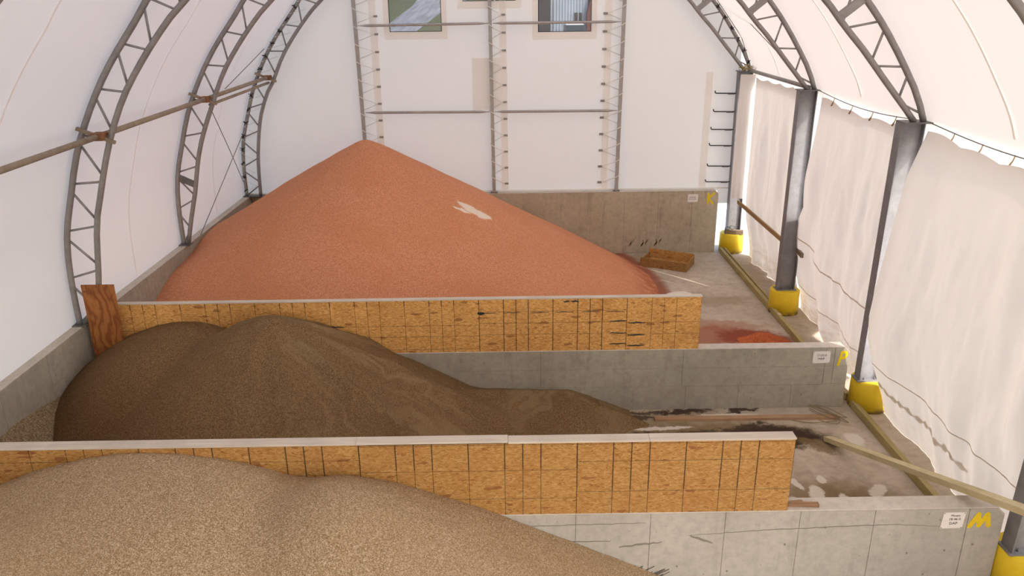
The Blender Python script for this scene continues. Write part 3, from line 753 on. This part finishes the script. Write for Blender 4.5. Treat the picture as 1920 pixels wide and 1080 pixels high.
# ------------------------------------------------------------------ right hand columns on yellow piers
CXB = {0: (5.98, 7.62), 1: (6.075, 12.05), 2: (6.145, 16.48), 3: (6.20, 20.98)}
PXB = {0: (6.05, 7.66), 1: (6.17, 12.10), 2: (6.16, 16.50), 3: (6.20, 21.04)}
def column(k, label, plabel):
    x, y = CXB[k]; px, py = PXB[k]; ph = .54
    pr = MB().cyl(px, py, 0, ph, .325, 48, .025, .318).obj('pier', M['yellow'])
    tag(pr, plabel, 'pier', 'yellow concrete column piers')
    zb = ph
    root = thing('steel_column', label, 'column', (x, y, zb), 'steel wide flange columns')
    h = 4.855; hw = .182; xt = x*.35+6.15*.65
    def slab(x0, x1, y0, y1, nm):
        g = MB(); d = xt-x
        vv = [g.b.verts.new((xx+(d if zz > 1 else 0), yy, zz)) for zz in (zb+.018, h) for xx, yy in ((x0, y0), (x1, y0), (x1, y1), (x0, y1))]
        for f in ((0, 1, 2, 3), (4, 5, 6, 7), (0, 1, 5, 4), (1, 2, 6, 5), (2, 3, 7, 6), (3, 0, 4, 7)): g.b.faces.new([vv[i] for i in f])
        g.obj(nm, M['column'], root)
    MB().box(x-.22, x+.22, y-.13, y+.13, zb, zb+.018).obj('base_plate', M['column'], root)
    slab(x-hw, x-hw+.016, y-.105, y+.105, 'flange'); slab(x+hw-.016, x+hw, y-.105, y+.105, 'flange')
    slab(x-hw+.016, x+hw-.016, y-.006, y+.006, 'web')
    for dx in (-.09, .09):
        for dy in (-.06, .06): MB().cyl(x+dx, y+dy, zb+.018, zb+.05, .014, 6).obj('anchor_bolt', M['galv_dark'], root)
    return root
column(3, 'grey steel column at the far corner beside the wall marked K', 'farthest yellow pier, with a wood block on top')
column(2, 'grey steel column with a sunlit web between the first two white curtains', 'second yellow pier from the back, beside the floor timber')
column(1, 'grey steel column half covered by the nearest white curtain', 'yellow pier just behind the right end of the middle wall')
column(0, 'grey steel column cut off at the right edge behind the front wall', 'yellow pier in the lower right corner of the picture')
# eave pipe between the two far columns
tag(MB().tube([(6.2, 20.7, 4.90), (6.2, 16.55, 4.90)], .045, 10).obj('eave_pipe', M['galv']), 'grey eave pipe between the end wall and the second column', 'pipe')

# ------------------------------------------------------------------ curtains
def curtain(name, label, y_far, y_near, ztop, zbot, xf, nu=90, nv=70, amp=1.0, seed=0, hems=(), strips=(), ylow=0.0, big=0.0):
    def P(u, v, off=0.0):
        y = y_far+(y_near-y_far)*u; zt, zb = ztop(u), zbot(u); z = zt+(zb-zt)*v
        x = xf(u, z); y += ylow*(1-u)**4*max(0, min(1, (2.5-z)/.6))
        fold = .05*math.sin(u*21+2.0*fbm(u*4+seed, z*.35, 2)+seed)*(.35+.65*v)+.10*fbm(u*5+seed, z*.45, seed)+.025*fbm(u*14+seed, z*1.1, 4)
        fold *= min(1, .15+u*5)
        if big: fold += big*max(0, min(1, (u-.38)*4))*(math.sin(u*19+.5*math.sin(z*1.1))+.6*math.sin(u*43+z*.4))
        return V((x+fold*amp*(.25+.75*min(1, v*3))+off, y, z))
    g = MB(); g.grid(nu, nv, lambda u, v: P(u, v))
    o = g.obj(name, M['tarp'])
    tag(o, label, 'curtain', 'white tarpaulin curtains on the right side')
    def on_z(u, z): return (z-ztop(u))/(zbot(u)-ztop(u))
    for zf, wd in hems:
        L = []
        for i in range(nu+1):
            u = i/nu; z = zf(u)
            if not (zbot(u) < z < ztop(u)): continue
            L.append((P(u, on_z(u, z+wd/2), -.006), P(u, on_z(u, z-wd/2), -.009)))
        if len(L) > 2: MB().quadstrip(L).obj('hem', M['tarp_hem'], o)
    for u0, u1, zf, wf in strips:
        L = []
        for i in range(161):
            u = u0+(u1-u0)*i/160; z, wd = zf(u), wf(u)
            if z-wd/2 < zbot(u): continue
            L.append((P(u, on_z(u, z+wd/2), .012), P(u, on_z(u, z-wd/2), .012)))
        if len(L) > 2: MB().quadstrip(L).obj('shade_strip', M['tarp_hem'], o)  # added wavy strip that darkens the cloth like a grey shade band
    return o
def lerp_t(tab):
    def f(u):
        for (a, x), (b, y) in zip(tab, tab[1:]):
            if u <= b: return x+(y-x)*(u-a)/(b-a) if b > a else y
        return tab[-1][1]
    return f
def scal(n, d): return lambda u: d*(1-abs(math.sin(math.pi*n*u)))
# far curtain, first bay
b1 = lerp_t([(0, .004), (.3, .004), (.45, .015), (.55, .004), (1, .004)])
curtain('curtain', 'white curtain in the far bay, hanging behind the brown rail', 20.55, 16.58, lambda u: 4.74+.05*u-.05*abs(math.sin(u*14)), b1,
        lambda u, z: 6.34+.24*math.exp(-(z/.9)**2)+.03*u, 80, 60, 1.0, 1.3)
# corner flap in front of the far column
curtain('curtain', 'narrow white corner flap hanging in front of the far column', 20.70, 20.62, lambda u: 4.80, lambda u: 1.58, lambda u, z: 5.98+.36*u, 10, 40, .25, 5.0)
b2 = lerp_t([(0, .004), (.2, .004), (.27, .07), (.31, .14), (.36, .03), (.42, .004), (.62, .004), (.75, .05), (.86, .4), (1, .72)])
curtain('curtain', 'white curtain with a torn crumpled bottom in the middle bay', 16.12, 12.12, lambda u: 4.80-.13*math.sin(math.pi*u)+.05*abs(math.sin(u*4*math.pi))-.05, b2,
        lambda u, z: (6.33-.16*math.exp(-((z-3.0)/1.0)**2)*(1-u)+.30*math.exp(-(z/.8)**2)*(1-.8*max(0,min(1,(u-.3)*3))))-.10*u*math.exp(-((z-1.2)/1.0)**2)-.12*math.exp(-((u-.38)/.12)**2)*math.exp(-((z-.3)/.4)**2), 100, 80, 1.0, 3.7,
        ylow=.55, hems=((lambda u: 1.75-.7*u+.05*math.sin(u*12) if u < .35 else 1.5+.0*u, .03), (lambda u: .62-.02*math.sin(u*10), .02)))
# near curtain bulges inwards past the column
bx3 = lerp_t([(0, 6.34), (.35, 6.22), (.7, 6.09), (1.05, 5.95), (1.4, 5.845), (1.8, 5.81), (2.35, 5.85), (2.95, 5.93), (4.1, 6.07), (4.75, 6.27), (5, 6.3)])
b3 = lerp_t([(0, .004), (1, .004)])
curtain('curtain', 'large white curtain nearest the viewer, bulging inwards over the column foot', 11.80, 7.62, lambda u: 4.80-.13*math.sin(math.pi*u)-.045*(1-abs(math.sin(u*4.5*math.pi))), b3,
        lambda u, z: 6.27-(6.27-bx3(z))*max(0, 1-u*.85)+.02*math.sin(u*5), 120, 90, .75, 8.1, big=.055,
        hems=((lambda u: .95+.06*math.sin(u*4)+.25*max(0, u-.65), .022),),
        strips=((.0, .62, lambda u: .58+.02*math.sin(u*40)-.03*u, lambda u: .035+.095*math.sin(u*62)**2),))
curtain('curtain', 'white curtain at the right edge of the picture, beyond the last column', 7.3, 3.2, lambda u: 4.78-.12*math.sin(math.pi*u), lambda u: .05,
        lambda u, z: 6.30, 50, 40, .8, 11.0)
# eave cables with hooks
def eave_cable(ya, yb, label, n):
    f = lambda s: V((6.31, ya+(yb-ya)*s, 4.87-.10*math.sin(math.pi*s)))
    root = thing('eave_cable', label, 'cable', f(0), 'eave cables that carry the curtains')
    MB().tube([f(i/16) for i in range(17)], .008, 5).obj('cable', M['galv_dark'], root)
    for i in range(1, n):
        q = f(i/n)
        MB().tube([q+V((0, 0, .01)), q+V((-.01, .01, -.06)), q+V((-.03, .05, -.15))], [.006, .008, .016], 6).obj('hook', M['rail'], root)
eave_cable(16.3, 12.05, 'thin cable that carries the middle bay curtain', 5)
eave_cable(11.85, 7.6, 'thin cable that carries the nearest curtain', 6)

# brown rail and stub
tag(MB().beam((6.22, 20.78, 1.46), (6.24, 16.60, 1.44), .04, .09, .004).obj('rail', M['rail']), 'brown wooden rail between the two far columns', 'rail')
tag(MB().beam((6.30, 16.40, 1.46), (6.24, 15.95, 1.48), .05, .09, .004).obj('rail_stub', M['block']), 'short rail end sticking out past the second column', 'rail')
# block and wire on the farthest pier
tag(MB().beam((5.98, 20.92, .592), (6.43, 20.80, .592), .14, .10, .008).obj('wood_block', M['block']), 'grey wood block lying on the farthest yellow pier', 'block')
tag(MB().tube([(5.95, 20.85, .56), (5.95, 20.86, .72), (6.05, 20.85, .75), (6.15, 20.84, .66), (6.22, 20.85, .74), (6.1, 20.86, .77), (6.0, 20.86, .56)], .008, 5).obj('wire', M['black']), 'loop of dark wire behind the wood block on the farthest pier', 'wire')
# straw in the corner
g = MB()
for i in range(60):
    a, b = random.uniform(5.98, 6.28), random.uniform(20.45, 20.75); z = 4.89+random.uniform(0, .1); th = random.uniform(0, 6.28); L_ = random.uniform(.06, .16)
    g.tube([(a, b, z), (a+L_*math.cos(th), b+L_*.5*math.sin(th), z+random.uniform(-.03, .09))], .006, 4)
o = tag(g.obj('bird_nest', M['straw']), 'tuft of dry nest straw at the far right eave corner', 'nest')

# ------------------------------------------------------------------ end wall membrane with windows
GY = 21.10
wins = [(-2.92, -1.60, 5.915, 7.35), (-1.05, .28, 6.63, 8.05), (.84, 2.19, 5.87, 7.30)]
ptsF = [(q[0], q[1]) for q in FAB][::-1]     # left to right
def ztop_at(x):
    best = None
    for (a, za), (b, zb) in zip(ptsF, ptsF[1:]):
        if a <= x <= b and b > a: best = za+(zb-za)*(x-a)/(b-a)
    return best if best is not None else 1.8
xs = sorted(set([-7.05, -7.0, -6.9, -6.75, -6.6, -6.4] + list(np.arange(-6.2, 6.0, .2).round(3)) + [a for w_ in wins for a in w_[:2]] + [5.72, 6.07]))
g = MB()
def gq(x0, x1, zz):
    vv = [g.b.verts.new(q) for q in ((x0, GY, zz[0]), (x1, GY, zz[1]), (x1, GY, zz[2]), (x0, GY, zz[3]))]; f = g.b.faces.new(vv)
for a, b in zip(xs, xs[1:]):
    zb = 1.70 if b <= 5.73 else 1.35
    ta, tb = ztop_at(a), ztop_at(b)
    cuts = [zb]; m_ = (a+b)/2
    w_ = [q for q in wins if q[0] <= m_ <= q[1]]
    if w_:
        gq(a, b, (zb, zb, w_[0][2], w_[0][2])); gq(a, b, (w_[0][3], w_[0][3], tb, ta))
    else: gq(a, b, (zb, zb, tb, ta))
bmesh.ops.remove_doubles(g.b, verts=g.b.verts, dist=.0005)
gable = struct(g.obj('wall_end', M['gable'], origin=(0, GY, 1.7)))
MB().tube([(6.07, GY-.01, 4.9), (6.075, GY-.01, 1.35)], .014, 6).obj('edge_rope', M['galv_dark'], gable)
MB().box(-7.05, 6.07, GY-.012, GY-.004, 1.76, 1.80).obj('bottom_hem', M['gable2'], gable)
# unseen front end wall, added behind the viewer to block light from that end
g = MB()
xf_ = [-7.05, -6.8, -6.4] + list(np.arange(-6.0, 6.4, .5).round(3)) + [6.40]
GYF = -15.9
for a, b in zip(xf_, xf_[1:]):
    m_ = (a+b)/2; zb = 0.0
    vv = [g.b.verts.new(q) for q in ((a, GYF, zb), (b, GYF, zb), (b, GYF, max(zb+.1, ztop_at(b))), (a, GYF, max(zb+.1, ztop_at(a))))]; g.b.faces.new(vv)
bmesh.ops.remove_doubles(g.b, verts=g.b.verts, dist=.0005)
struct(g.obj('wall_front_blocker', M['gable']))
# doubled strips beside the columns
def sheet(x0, x1, z0, z1, nm, par, d=.006, mat='gable2'):
    MB().quadstrip([((x0, GY-d, z0), (x1, GY-d, z0)), ((x0, GY-d, z1), (x1, GY-d, z1))], False).obj(nm, M[mat], par)
for xa in (-3.33, -.05, 2.62): sheet(xa-.09, xa+.09, 1.8, 8.2, 'seam_strip', gable)
sheet(-.86, -.14, 3.95, 5.26, 'fabric_patch', gable, .008); sheet(5.2, 5.38, 1.8, 4.85, 'seam_strip', gable)
for i, (a, b, z0, z1) in enumerate(wins):
    fr = 0.0
    root = sroot('window_%d' % (i+1), ((a+b)/2, GY, z0))
    g = MB()
    for (x0, x1, q0, q1) in ((a-.14, a, z0-.18, z1+.14), (b, b+.14, z0-.18, z1+.14), (a, b, z0-.18, z0), (a, b, z1, z1+.14)):
        g.quadstrip([((x0, GY-.008, q0), (x1, GY-.008, q0)), ((x0, GY-.008, q1), (x1, GY-.008, q1))], False)
    g.obj('window_frame', M['gable2'], root)
    g = MB()
    for x0, x1 in ((a, a+.016), (b-.016, b)): g.box(x0, x1, GY-.006, GY+.012, z0, z1)
    g.box(a, b, GY-.006, GY+.012, z0, z0+.014); g.box(a, b, GY-.006, GY+.012, z1-.02, z1)
    g.obj('gasket', M['black'], root)
    MB().box(a+.014, b-.014, GY-.001, GY+.001, z0+.012, z1-.018).obj('pane', M.setdefault('pane', None) or M['black'], root)
t = NT('clear vinyl pane'); tr = t.n('BsdfTransparent', None, Color=(.68, .68, .68)); gl = t.n('BsdfGlossy', None, Color=(.9, .9, .9), Roughness=.08)
ms = t.n('MixShader', None, Fac=.04); t.t.links.new(tr.outputs[0], ms.inputs[1]); t.t.links.new(gl.outputs[0], ms.inputs[2]); t.t.links.new(ms.outputs[0], t.out.inputs[0])
for o in bpy.data.objects:
    if o.name.startswith('pane'): o.data.materials[0] = t.m

# end wall columns, cross pipes, lacing
CX = [(-3.77, -3.73), (-.375, -.355), (3.0, 2.955)]
CLAB = ['leftmost slim grey post on the white end wall, rising from the orange heap', 'middle slim grey post on the white end wall', 'right of the three slim grey posts on the white end wall']
CLIPX = [(-3.30, -3.38), (-.09, -.06), (2.60, 2.55)]
YC = 20.99
for (xt, xb), lab, (ca, cb), clip in zip(CX, CLAB, CLIPX, ((-1), 1, 1)):
    ztp = ztop_at(xt)-.15
    slope = (xt-xb)/(6.65-2.4)
    xat = lambda z, xb=xb, slope=slope: xb+(z-2.4)*slope
    root = thing('end_post', lab, 'post', (xat(1.77), YC, 1.77), 'slim steel posts of the end wall')
    MB().beam((xat(1.77), YC, 1.77), (xat(ztp), YC, ztp), .085, .085, .006).obj('post', M['post'], root)
    MB().box(xat(1.75)-.09, xat(1.75)+.09, YC-.06, YC+.08, 1.752, 1.77).obj('base_plate', M['galv_dark'], root)
    left_side = xb > 1
    pts = []; z = 1.98; k = 0; clips = []
    while z < 8.0:
        xc = ca+(cb-ca)*(6.7-z)/4.8; xp = xat(z); s_ = -1 if left_side else 1
        clips.append((xc, z))
        pts += [(xc, GY-.025, z), (xp+s_*.05, YC+.02, z+.13), (xp+s_*.05, YC-.052, z+.15), (xp-s_*.05, YC-.052, z+.21), (xp-s_*.055, YC+.06, z+.24)]
        z += .432
    g = MB().tube(pts, .0125, 5)
    tag(g.obj('lacing_rope', M['rope']), {True: 'white rope laced around the right end wall post', False: 'white rope laced around the '+('left' if xb < -1 else 'middle')+' end wall post'}[left_side], 'rope', 'lacing ropes of the end wall')
    for (xc, z) in clips:
        s_ = -1 if left_side else 1
        MB().box(xc, xc+s_*.10, GY-.03, GY-.008, z-.024, z+.024, .004).obj('lacing_clip', M['galv'], gable)
def xpipe(x0, x1, z0, z1, label):
    a, b = V((x0, YC-.02, z0)), V((x1, YC-.02, z1)); d = (b-a).normalized()
    pts = [a, a+d*.07, a+d*.22, b-d*.22, b-d*.07, b]
    tag(MB().tube(pts, [.010, .012, .034, .034, .012, .010], 10).obj('cross_pipe', M['post']), label, 'pipe', 'cross pipes of the end wall')
xpipe(-3.70, -.43, 6.08, 6.10, 'upper left grey cross pipe on the end wall, passing before the window with a lane')
xpipe(-.30, 2.93, 6.10, 6.10, 'upper right grey cross pipe on the end wall, passing before the window with a building')
xpipe(-3.66, -.42, 3.93, 3.91, 'lower left grey cross pipe on the end wall')
xpipe(-.30, 2.90, 3.91, 3.90, 'lower right grey cross pipe on the end wall')
# six dark straps at the right edge of the end wall
for i, (xa, z) in enumerate(((5.45, 4.30), (5.44, 3.83), (5.41, 3.365), (5.40, 2.94), (5.385, 2.39), (5.365, 1.96))):
    lab = ['topmost', 'second from the top', 'third from the top', 'fourth from the top', 'fifth from the top', 'lowest'][i]
    root = thing('strap', 'black strap on the right edge of the end wall, %s of six' % lab, 'strap', (xa, GY-.04, z), 'black straps on the end wall')
    xe = 6.08
    MB().tube([(xa, GY-.03, z+.06), (xa+.01, GY-.045, z+.01), (xa+.03, GY-.05, z), (xe-.02, GY-.06, z-.01), (xe, GY-.05, z+.03), (xe+.01, GY-.03, z+.06)], .015, 6).obj('band', M['black'], root)
    MB().box(xe-.30, xe-.12, GY-.075, GY-.05, z-.035, z-.005, .005).obj('buckle', M['galv_dark'], root)

# ------------------------------------------------------------------ timbers, planks, tray
def curb(x, y0, y1, label):
    root = thing('curb_timber', label, 'timber', (x, (y0+y1)/2, 0), 'curb timbers along the bin openings')
    MB().box(x, x+.09, y0, y1, 0, .14, .005).obj('beam', M['treated'], root)
    return root
XT = 5.85
c1 = curb(XT, YP+.22, YK-.02, 'long green treated timber on the floor of the far bin, along the piers')
MB().box(XT+.1, XT+.14, YP+.22+4, YK-.1, 0, .17, .004).obj('board', M['treated'], c1)
MB().box(XT+.01, XT+.08, 15.9, 16.0, .14, .16).obj('chip', M['treated_pale'], c1)
curb(XT, YM+.26, YP-.02, 'green treated timber on the floor between the front and the middle wall')
c3 = curb(XT, 4.6, YM-.02, 'green treated timber on the floor in the lower right corner')
MB().box(XT+.1, XT+.15, 4.6, YM-.05, 0, .16, .004).obj('board', M['treated_pale'], c3)
tag(MB().beam((5.055, 10.97, .035), (5.43, 6.55, 1.72), .14, .065, .004).obj('leaning_timber', M['treated_pale']), 'long pale timber leaning over the right end of the front wall', 'timber')
tag(MB().beam((2.42, 11.70, .021), (5.50, 11.68, .021), .11, .042, .003).obj('plank', M['plank_red']), 'long reddish plank lying on the stained floor before the middle wall', 'plank')
pts = []
for i in range(90):
    a = i*.42; pts.append((5.30+.20*math.cos(a)+.13*math.cos(a*.23), 11.74+.26*math.sin(a*.93+.5)+.11*math.sin(a*.31), .05+.008*math.sin(i)+(.0 if i % 7 else .008)))
pts += [(5.0, 11.5, .02), (4.85, 11.55, .012), (4.7, 11.62, .012)]
tag(MB().tube(pts[40:], .0065, 5).obj('twine', plain('brown twine', (.25, .19, .10), .9)), 'tangle of thin brown twine at the right end of the reddish plank', 'twine')
g = thing('wood_scrap', 'splintered wood scrap on top of the front wall beside the strand board', 'scrap', (3.38, 7.76, HM))
MB().beam((3.21, 7.76, HM+.02), (3.56, 7.735, HM+.02), .05, .035, .006).obj('board', M['scrap'], g)
MB().beam((3.2, 7.79, HM+.018), (3.40, 7.80, HM+.03), .03, .03, .006).obj('splinter', M['scrap'], g)
MB().tube([(3.18, 7.74, HM+.02), (3.24, 7.75, HM+.035), (3.2, 7.78, HM+.03), (3.26, 7.8, HM+.02)], .012, 6).obj('bark', M['crackm'], g)
# strand board tray
tr_ = thing('board_tray', 'shallow open tray of strand board standing on the far bin floor', 'tray', (4.2, 19.85, 0))
cs = [V((3.49, 19.83, 0)), V((4.58, 19.25, 0)), V((4.93, 19.93, 0)), V((3.84, 20.51, 0))]
for i, (hh_, nm) in enumerate(((.23, 'front_board'), (.23, 'side_board'), (.27, 'back_board'), (.16, 'side_board'))):
    a, b = cs[i], cs[(i+1) % 4]
    MB().beam(a+V((0, 0, hh_/2)), b+V((0, 0, hh_/2)), .025, hh_).obj(nm, M['osb_tray'], tr_)['board_tone'] = 1.55 if i == 2 else 1.0
g = MB(); vv = [g.b.verts.new(q+V((0, 0, .03))) for q in cs]+[g.b.verts.new(q+V((0, 0, .008))) for q in cs]
g.b.faces.new(vv[:4]); g.b.faces.new(vv[4:][::-1])
for i in range(4): g.b.faces.new((vv[i], vv[(i+1) % 4], vv[4+(i+1) % 4], vv[4+i]))
g.obj('bottom_board', M['osb_tray'], tr_)['board_tone'] = 1.4
for nm in ('strand_board', 'front_board'): pass

# ------------------------------------------------------------------ outside, seen through the end windows
bz = terr(0, 78)
bl = thing('shed', 'blue grey corrugated shed with a dark red roof seen through the right window', 'building', (6.0, 80, bz))
t = NT('blue grey corrugated sheet'); p = t.pos(); xx = t.n('SeparateXYZ', None, Vector=p).outputs[0]
c = t.ramp(t.noise(p, .8, 4), [(.3, (.25, .29, .33)), (.7, (.33, .37, .41))])
M['sheet'] = t.done(c, .55, None, .1)
M['roof_red'] = plain('dark red roof', (.10, .032, .028), .7, var=.2); M['dark'] = plain('dark opening', (.03, .028, .03), .8)
g = MB(); prof = []
x = 4.25
while x < 7.75:
    prof += [(x, 77.94), (x+.05, 77.88), (x+.15, 77.88), (x+.2, 77.94)]; x += .27
prof += [(7.75, 77.94)]
g.quadstrip([((a, b, bz), (a, b, bz+6.2)) for a, b in prof], smooth=False); g.obj('corrugated_wall', M['sheet'], bl)
MB().box(4.25, 7.75, 77.96, 84, bz, bz+6.2).obj('wall_core', M['sheet'], bl)
MB().box(3.2, 4.25, 77.4, 84, bz, bz+6.2).obj('dark_doorway', M['dark'], bl)
MB().box(4.25, 4.42, 77.8, 77.97, bz, bz+6.2).obj('corner_trim', M['sheet'], bl)
MB().box(4.42, 4.47, 77.82, 77.97, bz, bz+6.2).obj('downpipe', M['dark'], bl)
wn = MB().box(6.50, 7.18, 77.80, 77.9, 4.62, 5.36).obj('window', M['dark'], bl)
MB().box(6.80, 6.88, 77.77, 77.9, 4.62, 5.36).obj('mullion', M['sheet'], wn)
MB().prism([(7.6, 3.0), (7.6, 5.35), (8.2, 7.3), (9.6, 7.3), (9.6, 3.0)], 77.3, 84).obj('lean_to_roof', M['roof_red'], bl)
# pickup truck, mostly hidden below the window sill
tz = terr(0, 74)
tk = thing('pickup_truck', 'dark pickup truck parked before the blue grey shed', 'truck', (6.3, 74.8, tz))
M['truck'] = plain('dark truck paint', (.035, .035, .04), .3, spec=.5); M['truck_white'] = plain('white truck roof', (.6, .6, .6), .4); M['glass_dark'] = plain('dark windscreen', (.02, .03, .03), .1, spec=.6)
MB().prism([(73.0, tz+.35), (73.0, tz+.95), (73.9, tz+1.12), (74.4, tz+1.16), (75.1, tz+1.72), (76.6, tz+1.74), (76.9, tz+1.1), (78.0-.3, tz+1.05), (77.7, tz+.35)], 5.38, 7.25, 'yz').obj('body', M['truck'], tk)
MB().beam((6.32, 74.42, tz+1.20), (6.32, 75.05, tz+1.69), 1.6, .03).obj('windscreen', M['glass_dark'], tk)
MB().box(5.5, 7.13, 75.05, 76.6, tz+1.71, tz+1.80, .03).obj('roof', M['truck_white'], tk)
for x in (5.27, 7.25): MB().box(x, x+.13, 74.5, 74.62, tz+1.15, tz+1.35, .02).obj('mirror', M['truck'], tk)
for x in (5.4, 7.05):
    for y in (73.7, 76.8):
        o = MB().cyl(0, 0, 0, .22, .38, 20).obj('wheel', M['black'], tk, origin=(0, 0, 0)); o.matrix_local = Matrix.Translation(V((x, y, tz+.38))-V(tk.location)) @ Matrix.Rotation(math.pi/2, 4, 'Y')
